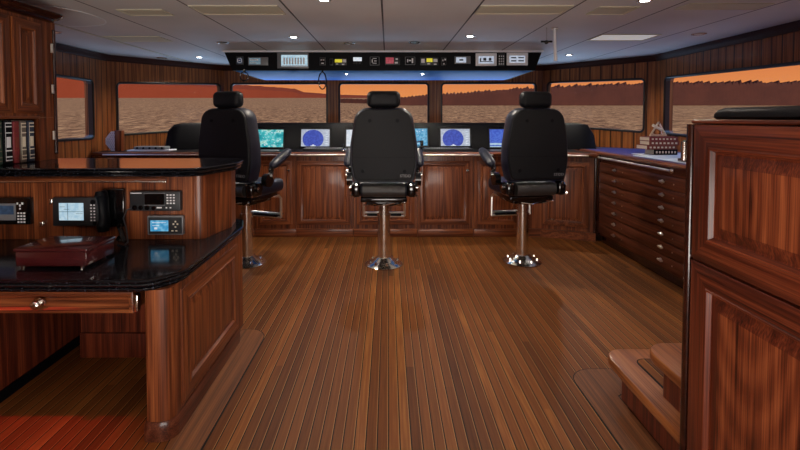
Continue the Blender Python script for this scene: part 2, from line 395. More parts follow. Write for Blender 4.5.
# dark crown trim round the ceiling edge
tr=MB(); prof=[(0,-.075),(.02,-.075),(.03,-.05),(.05,-.02),(.07,0),(0,0)]
def sweep(mb,path,prof,z,m=0):
    rows=[]
    for i,p in enumerate(path):
        p=Vector(p); a=(p-Vector(path[i-1])).normalized() if i else None; b_=(Vector(path[i+1])-p).normalized() if i<len(path)-1 else None
        a=a or b_; b_=b_ or a; na=Vector((a.y,-a.x)); nb=Vector((b_.y,-b_.x)); n=(na+nb).normalized(); k=max(.4,n.dot(na))
        rows.append([Vector((p.x+n.x*o/k,p.y+n.y*o/k,z+h)) for o,h in prof])
    mb.loft(rows,m)
sweep(tr,WP,prof,CH); M['trimw']=plain('crown_trim_wood',srgb(58,28,18),.6,spec=.2)
struct(tr.build('trim_1','trimw'),'dark mahogany crown trim round the ceiling edge')
tr=MB(); sweep(tr,WP,[(0,0),(.02,0),(.02,.09),(.012,.10),(0,.10)],0); struct(tr.build('baseboard_front','dark'))
# ------------------------------------------------------------------ ceiling furniture
def cpanel(x0,x1,y0,y1,mat,label):
    t=thing('ceiling_panel',label,'ceiling panel',((x0+x1)/2,(y0+y1)/2,CH))
    f=MB(); P=[(x0,y0),(x1,y0),(x1,y1),(x0,y1)]
    rg=lambda e,z:[Vector((x,y,CH+z)) for x,y in offset(P,e)]
    f.loft([rg(0,-.001),rg(0,-.008),rg(-.012,-.008),rg(-.016,-.003),rg(0,-.001)],cap=False); f.build('frame','cream',t)
    d=MB(); d.box((x0+.014,y0+.014,CH-.004),(x1-.014,y1-.014,CH-.001)); d.build('diffuser',mat,t)
cpanel(-1.42,-.785,3.22,3.49,'cream','cream ceiling access panel ahead of the port helm chair, long and thin')
cpanel(-2.0,-1.66,3.335,3.527,'cream','small cream ceiling panel second from the port side')
cpanel(-2.78,-2.24,4.42,4.71,'cream','faint cream ceiling panel by the port window wall')
cpanel(.66,1.32,3.22,3.477,'cream','cream ceiling access panel above and right of centre')
cpanel(1.52,1.81,3.25,3.49,'cream','small cream ceiling panel beside the starboard downlight')
cpanel(2.04,2.61,4.32,4.65,'lamp_dim','bright lit ceiling panel near the starboard windows')
cpanel(2.1,2.69,3.16,3.33,'cream','cream ceiling panel at the starboard edge nearest the tall cabinet')
def downlight(x,y,label,lit=True,r=.038,group='recessed ceiling downlights'):
    t=thing('downlight',label,'ceiling light',(x,y,CH))
    t['group']=group
    m=MB().lathe([(r*.8,0),(r*1.25,-.001),(r*1.3,-.006),(r*1.0,-.010),(r*.8,-.006)],(x,y,CH)); m.build('trim_ring','chrome',t)
    l=MB().lathe([(.001,-.003),(r*.8,-.003),(r*.8,-.006),(.001,-.008)],(x,y,CH)); l.build('lens','lit' if lit else 'cream',t)
DL=[(-.93,4.46,'downlight ahead of the port helm chair, above the overhead console left end'),(.80,4.41,'downlight ahead of the starboard helm chair'),
    (-2.47,5.92,'downlight in the port front corner of the ceiling'),(2.29,5.72,'downlight in the starboard front corner of the ceiling'),
    (-.43,3.06,'downlight at the top edge of the photo near centre'),(1.74,3.08,'downlight nearest the small starboard ceiling panel')]
for x,y,lb in DL: downlight(x,y,lb)
for x,y in ((-2.2,2.0),(2.2,1.6),(.8,1.0),(-.9,1.0),(0,-.6),(-2.2,0),(2.2,-.4)): downlight(x,y,'added fill downlight in the rear half of the ceiling')  # unseen fixtures added as room fill behind the camera
for x,y,lb in ((-1.75,4.8,'unlit ceiling speaker ring above the port chair'),(-.41,4.83,'unlit round ceiling ring left of the centre seam'),(.28,4.78,'unlit round ceiling ring right of the centre seam'),
            (-3.1,4.2,'small unlit ring beside the bookcase crown'),(-3.0,6.0,'small unlit ring by the port corner trim'),(2.95,4.3,'oval unlit ring over the starboard window')):
    downlight(x,y,lb,False,.05,'unlit ceiling rings')
hr=MB(); 
for e in (0,):
    P=fillet([(-3.1,3.15),(-2.29,3.15),(-2.29,3.95),(-3.1,3.95)],.36,10)
    hr.loft([[Vector((x,y,CH+z)) for x,y in offset(P,o)] for o,z in ((0,-.001),(0,-.004),(-.008,-.004),(-.008,-.001))],cap=False)
tag(hr.build('ceiling_hatch_ring','white'),'thin pale rounded hatch outline in the ceiling beside the bookcase','hatch')
for k,x in enumerate((-2.826,-2.80)):
    pass
s=MB().box((-2.835,-1.9,CH-.006),(-2.818,6.4,CH)); struct(s.build('seam_highlight','cream'),'pale strip painting the highlight on the port ceiling seam')  # highlight on the seam bevel modelled as a cream strip
# hanging rods
t=thing('searchlight_crank','thin rod with black T handle hanging from the ceiling by the starboard chair','crank handle',(1.40,4.0,CH))
MB().cyl((1.40,4.0,CH),(1.40,4.0,2.13),.004).build('rod','chrome',t)
MB().cyl((1.35,4.0,2.125),(1.45,4.0,2.125),.009).ball((1.40,4.0,2.12),.018).build('handle','blackg',t)
t=thing('hanging_tube','pale vertical tube hanging from the ceiling right of the overhead console','tube',(1.475,4.02,CH))
MB().cyl((1.475,4.02,CH),(1.49,4.02,1.955),.009,.016).build('shaft','white',t)
MB().cyl((1.475,4.02,CH+.01),(1.475,4.02,CH-.01),.03).build('collar','chrome',t)
# ------------------------------------------------------------------ overhead console
t=thing('overhead_console','black overhead instrument console with a sky-tinted underside hung above the helm windows','overhead console',(-.05,5.4,CH))
yf=5.37; xl,xr=-1.95,1.83; bl,br=-1.85,1.745; zb=2.015
b=MB(); zt=CH-.002
b.loft([[Vector(p) for p in ((xl,yf,zt),(xr,yf,zt),(xr,6.75,zt),(xl,6.75,zt))],[Vector(p) for p in ((bl,yf,zb),(br,yf,zb),(br+.02,6.72,zb),(bl-.02,6.72,zb))]])
b.build('body','black',t)
b=MB(); b.box((bl+.03,yf+.05,zb-.006),(br-.03,6.68,zb+.002),bev=.003); b.build('underside','underside_sky',t,label='underside panel with the sky reflection painted blue')
b=MB(); b.box((xl-.01,yf-.03,CH-.022),(xr+.01,yf+.01,CH-.001),bev=.006); b.build('top_trim','white',t,label='pale strip along the top edge')
def ohx(px): return (px-388)/450*yf
def ohz(py): return H+(118-py)/450*yf+.004
def ohinst(name,x0,x1,y0,y1,scr,bez='plastic',inset=(.15,.85,.15,.8),extra=None,label=None):
    X0,X1,Z0,Z1=ohx(x0),ohx(x1),ohz(y1),ohz(y0); w=X1-X0; h=Z1-Z0
    m=MB().box((X0,yf-.012,Z0),(X1,yf+.005,Z1),bev=.004); o=m.build(name,bez,t,label=label)
    a=MB().box((X0+w*inset[0],yf-.014,Z0+h*inset[2]),(X0+w*inset[1],yf-.011,Z0+h*inset[3])); a.build('screen',scr,o,label=label and None)
    if extra:
        e=MB()
        for (a0,a1,c0,c1) in extra: e.box((X0+w*a0,yf-.0165,Z0+h*c0),(X0+w*a1,yf-.013,Z0+h*c1))
        e.build('screen_print','white' if scr!='s_lcdw' and scr!='s_white' else 'plastic',o)
    return o
ohinst('rotary_gauge',237,244.5,57,65.5,'s_dim',extra=[(.3,.7,.72,.8),(.3,.7,.2,.28),(.2,.3,.3,.7),(.7,.8,.3,.7),(.4,.6,.45,.55)])
ohinst('sounder_display',249,269,58,66,'s_lcd','grey',(.06,.62,.12,.88),extra=[(.1,.5,.6,.75),(.1,.4,.25,.35)])
ohinst('chart_display',278,309,53.5,69,'s_pale','grey',(.13,.97,.12,.85),extra=[(.2+.09*i,.25+.09*i,.25,.68) for i in range(8)]+[(.15,.95,.13,.18)],label='brightest tilted display with grey bezel')
ohinst('toggle_switch',320,326,58,66,'black',extra=[(.2,.4,.6,.7),(.55,.8,.6,.7),(.3,.7,.2,.3)])
ohinst('switch_group',330,333.5,59,66,'black')
ohinst('course_readout',335,347,59,66,'s_yellow','plastic',(.02,.62,.4,.85),extra=[(.68,.95,.4,.85),(.1,.3,.1,.25),(.6,.8,.05,.2)],label='yellow lit readout')
ohinst('speed_readout',353,363,57.5,65.5,'s_white','black',(.05,.9,.45,.92),extra=[(.05,.18,.15,.28),(.3,.45,.15,.28),(.6,.8,.15,.28)])
ohinst('wind_gauge',370,379.5,57.5,66,'black','grey',(.06,.94,.06,.94),extra=[(.3,.7,.75,.82),(.2,.3,.3,.7),(.3,.7,.2,.28),(.45,.7,.45,.55)])
ohinst('alarm_readout',385,400,57.5,65.5,'s_dred','plastic',(.05,.58,.15,.9),extra=[(.7,.85,.6,.8),(.65,.85,.15,.35)],label='red lit readout')
ohinst('rudder_gauge',405,415,57.5,65.5,'black','grey',(.06,.94,.06,.94),extra=[(.2,.3,.3,.7),(.35,.6,.45,.6),(.65,.8,.2,.8)])
ohinst('depth_readout',420,438,58,66,'s_yellow','plastic',(.35,.68,.4,.85),extra=[(.05,.25,.3,.8),(.72,.95,.4,.8),(.4,.55,.1,.25),(.75,.9,.05,.2)],label='yellow lit readout with dark left half')
ohinst('dimmer_group',441,446,58,66,'black',extra=[(.2,.4,.5,.7),(.6,.9,.6,.8),(.4,.6,.1,.25)])
ohinst('autopilot_readout',454,470,57,64.5,'s_lcdw','grey',(.1,.72,.15,.85),extra=[(.3,.55,.4,.6)])
ohinst('engine_display',475,496,54,66.5,'s_lcdw','white',(.14,.86,.18,.76),extra=[(.2,.8,.3,.36),(.2,.26,.3,.6),(.36,.5,.4,.62),(.62,.74,.4,.62)],label='pale lilac framed display')
ohinst('keypad',497.5,504,54,66.5,'black','plastic',extra=[(.1+.3*i,.25+.3*i,.1+.2*j,.2+.2*j) for i in range(3) for j in range(4)])
ohinst('navigation_display',506,527,53.5,66,'s_lcdw','white',(.12,.86,.2,.76),extra=[(.2,.44,.3,.4),(.2,.44,.55,.64),(.54,.8,.3,.4),(.54,.8,.55,.64)],label='rightmost white framed display')
text('DIMMER',.022,(ohx(500),yf-.014,ohz(52.8)),X_,Z_,'grey',t)
# hanging microphone cords
def loop(x,y0,zt,w,h,name,label):
    pts=[(x-.002,y0,zt)]+[(x+w*math.sin(a),y0,zt-.04-h/2+h/2*math.cos(a)) for a in [R(10+k*340/18) for k in range(19)]]+[(x+.004,y0,zt)]
    tag(MB().tube(pts,.007).build(name,'blackg'),label,'cord')
for x,lb in ((.43,'bright lamp in the sky-tinted underside of the overhead console right of centre'),(-.52,'small lamp in the sky-tinted underside of the overhead console left of centre')):
    q=thing('underside_lamp',lb,'lamp',(x,5.62,zb-.006),'lamps under the overhead console')
    MB().lathe([(.001,-.001),(.03,-.001),(.032,-.006),(.024,-.010),(.001,-.008)],(x,5.62,zb-.006)).build('bezel','chrome',q)
    MB().ball((x,5.62,zb-.018),.014 if x>0 else .009,(1,1,.7)).build('bulb','lit',q)
loop(ohx(323),5.34,2.03,.045,.20,'microphone_cord','black looped microphone cord hanging under the overhead console near its port mullion')
loop(ohx(245.5),5.34,2.03,.05,.10,'microphone_cord','short black cord loop hanging at the port end of the overhead console')
# ------------------------------------------------------------------ forward console cabinets
ZC=1.04; YC=5.45
def cabinet_unit(x0,x1,label,doors,latches=True,drawer=None):
    t=thing('console_cabinet',label,'cabinet',((x0+x1)/2,YC,0),'cabinets under the helm console')
    b=MB(); b.box((x0+.002,YC,.10),(x1-.002,5.83,.985)); b.build('body','wz',t)
    k=MB().box((x0+.002,YC-.015,0),(x1-.002,YC+.1,.098),bev=.004); k.build('plinth','wx',t)
    n=len(doors)
    for a,c in doors:
        d=MB(); panel(d,(a,YC,.155),X_,FRONT,c-a,.775,fr=.055); o=d.build('door',['wz','wx'],t)
        if latches: MB().cyl((c-.03,YC-.03,.82),(c-.03,YC-.045,.82),.012).box((c-.045,YC-.046,.812),(c-.015,YC-.04,.828)).build('latch','chrome',o)
cabinet_unit(-3.05,-2.35,'port most console cabinet behind the radio desk',[(-3.0,-2.4)])
cabinet_unit(-2.35,-1.62,'console cabinet hidden partly behind the port helm chair',[(-2.3,-1.67)])
cabinet_unit(-1.62,-1.12,'narrow console cabinet just right of the port helm chair',[(-1.57,-1.17)])
cabinet_unit(-1.12,-.42,'console cabinet with a framed door left of the middle helm chair',[(-1.10,-.46)])
cabinet_unit(-.42,.36,'console cabinet behind the middle helm chair pedestal',[(-.38,.32)])
cabinet_unit(.36,1.04,'console cabinet with a framed door right of the middle helm chair',[(.38,.99)])
cabinet_unit(1.04,1.62,'console cabinet behind the starboard helm chair arm',[(1.09,1.57)])
# angled starboard unit
t=thing('corner_cabinet','angled corner cabinet with one framed door left of the chart drawers','cabinet',(2.0,5.4,0),'cabinets under the helm console')
MB().prism([(1.624,5.46),(1.86,5.46),(2.44,5.26),(2.44,5.83),(1.624,5.83)],.10,.985).build('body','wz',t)
MB().prism([(1.624,5.44),(1.85,5.44),(2.435,5.235),(2.435,5.3),(1.9,5.5),(1.624,5.5)],0,.098).build('plinth','wx',t)
uu=Vector((.58,-.20,0)).normalized(); nn=Vector((-.20,-.58,0)).normalized()
d=MB(); panel(d,Vector((1.86,5.46,.155))+uu*.02,uu,nn,.52,.775,fr=.06); o=d.build('door',['wz','wx'],t)
MB().box((1.95,5.35,.22),(1.99,5.375,.245),bev=.005).build('latch','chrome',o)
t2=Vector((2.4,5.27,.0)); MB().cyl((2.43,5.25,.10),(2.43,5.25,.98),.018).build('corner_bead','dark',t)
# worktop
wt=thing('console_worktop','mahogany edged black helm worktop running under all the screens','worktop',(0,5.6,ZC))
poly=[(-3.54,5.40),(1.84,5.40),(2.45,5.19),(2.45,5.80),(2.66,6.2),(2.3,6.55),(-2.2,6.55),(-3.54,5.66)]
poly=[(-3.54,5.40),(1.84,5.40),(2.40,5.20),(2.40,6.5),(-2.35,6.5),(-3.54,5.62)]
slab(MB(),poly,ZC,[(-.03,-.05),(0,-.05),(.012,-.046),(.02,-.035),(.024,-.02),(.018,-.006),(.004,0),(-.03,.0)]).build('edge_band','wx',wt)
MB().prism(offset(poly,-.035),ZC,ZC+.003).build('top','black',wt,label='black inset top')
def rail(pts,par,r=.011):
    rr=MB().tube(pts,r); 
    rr.build('handrail','brass',par)
    for p in pts[::1]:
        MB().cyl(p,(p[0],p[1]+.05,p[2]),.008).build('rail_bracket','chrome',par)
for a,c in ((-1.62,-.50),(.40,1.25),(-3.4,-2.2)): rail([(a,5.35,ZC-.03),((a+c)/2,5.35,ZC-.03),(c,5.35,ZC-.03)],wt)
rr=MB().tube([(1.92,5.33,ZC-.03),(2.32,5.19,ZC-.03)],.011); rr.build('handrail','brass',wt)
# instrument bank
bk=thing('instrument_console','long black upright instrument bank holding the navigation screens','instrument console',(0,5.95,ZC))
yb=5.86; lean=.06; ztb=1.385
def bank_sec(x,y,dy=0,z1=ztb): return [Vector((x,y,ZC+.004)),Vector((x,y+lean,z1-.03)),Vector((x,y+lean+.03,z1)),Vector((x,6.35+dy,z1)),Vector((x,6.35+dy,ZC+.004))]
secs=[bank_sec(-2.86,5.74,0,1.18),bank_sec(-2.83,5.72,0,1.30),bank_sec(-2.76,5.72,0,1.365),bank_sec(-2.66,5.74),bank_sec(-2.48,yb),bank_sec(2.25,yb),bank_sec(2.45,5.74),bank_sec(2.58,5.72,0,1.36),bank_sec(2.66,5.74,0,1.25),bank_sec(2.68,5.78,0,1.10)]
secs=[[p for p in q] for q in secs]
MB().loft(secs).build('housing','black',bk)
def tiltframe(x,z): # point on the leaning face
    return Vector((x,yb+lean*(z-ZC)/(ztb-.03-ZC),z))
nrm=Vector((0,-(ztb-.03-ZC),lean)).normalized(); vv=Vector((0,lean,(ztb-.03-ZC))).normalized()
def plate(mb,x0,x1,z0,z1,d0,d1,m=0):
    q=[tiltframe(x0,z0),tiltframe(x1,z0),tiltframe(x1,z1),tiltframe(x0,z1)]
    mb.loft([[p+nrm*d0 for p in q],[p+nrm*d1 for p in q]],m)
def display(x0,x1,z0,z1,scr,kind,label=None):
    m=MB(); plate(m,x0-.02,x1+.02,z0-.02,z1+.02,-.002,.008); o=m.build('monitor','blackg',bk,label=label)
    m=MB(); plate(m,x0,x1,z0,z1,.006,.010)
    s=m.build('screen',scr,o)
    e=MB(); w=x1-x0;h=z1-z0
    if kind=='radar':
        cx=x0+w*.42; cz=z0+h*.42; r=h*.56
        cc=[]
        for k in range(29):
            a=2*PI*k/28; zz=min(max(cz+r*math.sin(a),z0+.002),z1-.002); cc.append(tiltframe(cx+r*math.cos(a)*1.12,zz)+nrm*.0115)
        f=e.face(cc[:-1],0)
        m2=MB(); plate(m2,x0+w*.40,x0+w*.46,z0,z0+h*.1,.012,.013); plate(m2,x0+w*.34,x0+w*.52,z0,z0+h*.045,.012,.013)
        for k in range(6): plate(m2,x0+w*.86,x0+w*(.96-.02*(k%3)),z0+h*(.12+.14*k),z0+h*(.17+.14*k),.0105,.012)
        m2.build('screen_print','s_white',o)
        e.build('radar_sweep','s_radar',o)
    elif kind=='split':
        plate(e,x0,x1,z0+h*.12,z0+h*.22,.0105,.012); plate(e,x0,x1,z0,z0+h*.05,.0105,.012); e.build('screen_print','s_pale',o)
    elif kind=='chart':
        rnd=random.Random(3)
        for k in range(26):
            a=x0+w*rnd.uniform(.05,.9); c=z0+h*rnd.uniform(.05,.9); plate(e,a,a+w*rnd.uniform(.01,.05),c,c+h*rnd.uniform(.015,.05),.0105,.012)
        e.build('screen_print','s_white',o)
display(-1.72,-1.37,1.07,1.295,'s_teal','chart','teal electronic chart screen beside the port chair')
display(-1.135,-.765,1.08,1.30,'s_lcdw','radar','blue radar screen left of the middle chair')
display(-.545,-.20,1.08,1.295,'s_white','plainw')
display(.20,.515,1.09,1.31,'s_cyan','chart','cyan screen right of the middle chair')
display(.69,1.07,1.085,1.305,'s_lcdw','radar','blue radar screen right of the middle chair')
display(1.33,1.69,1.07,1.30,'s_deep','split','blue screen with pale stripes left of the starboard chair')
display(2.22,2.40,1.07,1.295,'s_pale','plainw')
# controls on the worktop
def thing_mesh(mb,name,mat,label,cat,group=None): return tag(mb.build(name,mat),label,cat,group)
for x0,x1,lb in ((-1.06,-.52,'black keyboard panel below the radar screen left of the middle chair'),(.44,1.06,'black keyboard panel below the radar screen right of the middle chair')):
    kb=thing('keyboard',lb,'keyboard',((x0+x1)/2,5.66,ZC),'keyboards on the helm worktop')
    MB().box((x0,5.56,ZC+.003),(x1,5.74,ZC+.028),bev=.006).build('case','plastic',kb)
    k=MB()
    nx=int((x1-x0-.04)/.03)
    for i in range(nx):
        for j in range(5): k.box((x0+.02+i*.03,5.575+j*.03,ZC+.027),(x0+.043+i*.03,5.598+j*.03,ZC+.035))
    k.build('keys','grey',kb)
th=thing('throttle_lever','chrome and black throttle lever on the worktop just right of the middle chair','throttle lever',(.44,5.62,ZC))
MB().box((.22,5.56,ZC+.003),(.405,5.72,ZC+.05),bev=.01).build('base','blackg',th)
MB().tube([(.30,5.62,ZC+.05),(.33,5.58,ZC+.11),(.42,5.53,ZC+.125)],.009).build('lever','chrome',th)
MB().box((.395,5.50,ZC+.07),(.435,5.545,ZC+.135),bev=.012).build('grip','blackg',th)
jy=thing('joystick','small chrome joystick on the worktop just left of the middle chair','joystick',(-.55,5.55,ZC))
MB().lathe([(.035,.003),(.035,.02),(.015,.03),(.001,.032)],(-.55,5.55,ZC)).build('base','chrome',jy)
MB().cyl((-.55,5.55,ZC+.03),(-.56,5.54,ZC+.07),.007).ball((-.56,5.54,ZC+.078),.014).build('stick','blackg',jy)
for x,lb in ((-1.5,'pale flat notepad on the worktop beside the teal screen'),(1.45,'pale flat notepad on the worktop below the striped blue screen')):
    thing_mesh(MB().box((x-.2,5.50,ZC+.003),(x+.15,5.62,ZC+.014),bev=.002),'notepad','grey',lb,'notepad')
# port console wing under the corner window
t=thing('port_console_wing','dark low cabinet wing under the port corner window','cabinet',(-3.3,5.5,0))
MB().prism([(-3.55,5.44),(-3.06,5.44),(-3.06,5.80),(-3.55,5.64)],0,.98).build('body','wz',t)
# ------------------------------------------------------------------ items on the port wing
t=thing('wall_speaker','eight sided speckled metal speaker on a wooden stand at the port corner','speaker',(-3.40,5.56,ZC))
P8=fillet([(-.02,0),(.05,0),(.05,.22),(-.02,.22)],0)
MB().box((-3.36,5.52,ZC+.001),(-3.28,5.60,ZC+.255),bev=.006).build('stand','wz',t)
pl=[(-.12,.09),(-.12,.16),(-.05,.245),(0,.245),(0,.005),(-.05,.005)]
MB().loft([[Vector((-3.362+x,5.54,ZC+z)) for x,z in pl],[Vector((-3.362+x,5.555,ZC+z)) for x,z in pl]]).build('face_plate','white',t)
g=MB(); rnd=random.Random(2)
for i in range(5):
    for j in range(9):
        x=-.10+i*.022+(j%2)*.011; z=.03+j*.024
        if x<-.01 and (x>-.06 or .09<z<.17): g.ball((-3.362+x,5.54,ZC+z),.005,u=6)
g.build('perforation','black',t)
mt=thing_mesh(MB().box((-3.17,5.45,ZC+.003),(-2.66,5.66,ZC+.022),bev=.004),'magazine','paper','pale blue magazine lying on the port worktop, lower one','magazine')
m=MB().box((-3.10,5.47,ZC+.024),(-2.72,5.62,ZC+.062),bev=.012)
t=thing('control_box','silver box with a row of round buttons lying on the pale blue magazine','control box',(-2.9,5.55,ZC+.03))
m.build('case','grey',t)
k=MB(); 
for i in range(5): k.cyl((-3.05+i*.075,5.468,ZC+.043),(-3.05+i*.075,5.46,ZC+.043),.013)
k.build('buttons','black',t)
# ------------------------------------------------------------------ starboard chart cabinet
XC=2.46; ZT=1.06
t=thing('chart_cabinet','long mahogany chart cabinet with seven shallow drawers along the starboard side','chart cabinet',(2.9,4.4,0))
MB().box((XC,3.62,.10),(3.36,5.22,1.024)).build('body','drawer',t)
MB().box((XC+.04,3.66,0),(3.36,5.20,.098)).build('plinth','dark',t)
for k in range(7):
    z=.125+k*.1175
    d=MB().box((XC-.016,3.66,z),(XC+.001,5.18,z+.109),bev=.004); o=d.build('drawer','drawer',t)
    for y in (3.99,4.83):
        MB().ball((XC-.026,y,z+.055),.026,(.5,1.7,.5),u=10).cyl((XC-.016,y,z+.055),(XC-.022,y,z+.055),.02).build('handle','brass',o)
        MB().cyl((XC-.015,y-.16,z+.05),(XC-.019,y-.16,z+.05),.006,seg=10).build('keyhole','brass',o)
for y in (3.64,5.20):
    MB().box((XC-.02,y-.02,.10),(XC,y+.018,1.024),bev=.004).build('stile','dark',t)
ct=thing('chart_table_top','sky-tinted chart table surface with a mahogany edge and chrome rail','worktop',(2.9,4.4,ZT))
pc=[(2.44,3.60),(3.375,3.60),(3.385,5.62),(2.44,5.24)]
pc=[(2.445,3.60),(3.37,3.60),(3.37,5.55),(2.72,6.1),(2.69,5.68),(2.445,5.68)]
slab(MB(),pc,ZT,[(-.03,-.034),(0,-.034),(.014,-.03),(.018,-.018),(.012,-.004),(.0,0),(-.03,0)]).build('edge_band','wy',ct)
MB().prism(offset(pc,-.03),ZT,ZT+.002).build('leather_inlay','table_sky_tint',ct,label='inlaid top with blue sky light painted in')
rail([(2.40,3.80,1.0),(2.40,4.5,1.0),(2.40,5.12,1.0)],ct,.012)
MB().ball((2.40,3.79,1.0),.022).build('rail_end','chrome',ct)
# objects on the chart table
thing_mesh(MB().box((2.52,3.78,ZT+.003),(2.98,4.62,ZT+.007),mat=Matrix.Translation((0,0,0))),'sea_chart','paper','white sea chart spread on the chart table beside the tall cabinet','chart')
thing_mesh(MB().box((2.60,4.35,ZT+.008),(3.22,4.80,ZT+.013)),'sea_chart','paper','folded white chart lying under the stack of books','chart')
thing_mesh(MB().box((2.56,3.80,ZT+.008),(2.80,3.97,ZT+.035),bev=.004),'notebook','boxbrown','dark red notebook lying on the chart near the tall cabinet','notebook')
def book_flat(x,y,z,w,d,h,rot,cover,label,name='book'):
    t=thing(name,label,'book',(x,y,z),'books stacked on the chart table'); Mx=Matrix.Translation((x,y,z))@Matrix.Rotation(rot,4,'Z')
    MB().box((-w/2,-d/2,0),(w/2,d/2,.004),mat=Mx).box((-w/2,-d/2,h-.004),(w/2,d/2,h),mat=Mx).box((-w/2,-d/2,0),(w/2,-d/2+.006,h),mat=Mx,bev=.002).build('cover',cover,t)
    MB().box((-w/2+.004,-d/2+.006,.004),(w/2-.004,d/2-.004,h-.004),mat=Mx).build('pages','gold',t)
    g=MB()
    for k in range(7): 
        a=-w/2+w*(.08+.13*k); g.box((a,-d/2-.001,h*.3),(a+w*.07,-d/2+.001,h*.7),mat=Mx)
    g.build('gilt_lettering','gold',t)
bz=ZT+.014
bx=2.80; by=4.66
book_flat(bx+.03,by,bz,.24,.17,.055,.0,'black','thick black book at the bottom of the stack on the chart table'); bz+=.056
book_flat(bx-.02,by,bz,.31,.19,.042,.05,'rust','rust coloured book lying on the black book, lowest of three'); bz+=.043
book_flat(bx+.01,by,bz,.30,.19,.042,-.03,'rust','rust coloured book in the middle of the three alike'); bz+=.043
book_flat(bx,by,bz,.29,.18,.040,.02,'red','reddish book on top of the stack below the sextant'); bz+=.041
t=thing('sextant','pale metal triangular sextant standing on the top book of the stack','sextant',(bx,by,bz))
s=MB(); bx_=bx
s.tube([(bx-.085,by,bz+.014),(bx+.085,by,bz+.014)],.009).tube([(bx-.08,by,bz+.014),(bx,by,bz+.15)],.009).tube([(bx+.08,by,bz+.014),(bx,by,bz+.15)],.009).build('frame','gold',t)
s=MB().tube([(bx+.10*math.sin(a)*1.0,by,bz+.13-.12*math.cos(a)) for a in [R(-45+q*9) for q in range(11)]],.006); s.build('arc','gold',t)
MB().tube([(bx-.07,by-.02,bz+.12),(bx+.02,by-.02,bz+.07)],.014).build('telescope','gold',t)
MB().tube([(bx,by-.01,bz+.15),(bx+.03,by-.01,bz+.02)],.006).build('index_arm','chrome',t)
tag(MB().box((2.74,5.55,1.27),(3.10,5.63,1.285),mat=Matrix.Translation((0.0,0,0))).build('ruler','white'),'thin white ruler lying on the window ledge above the books','ruler') if False else None
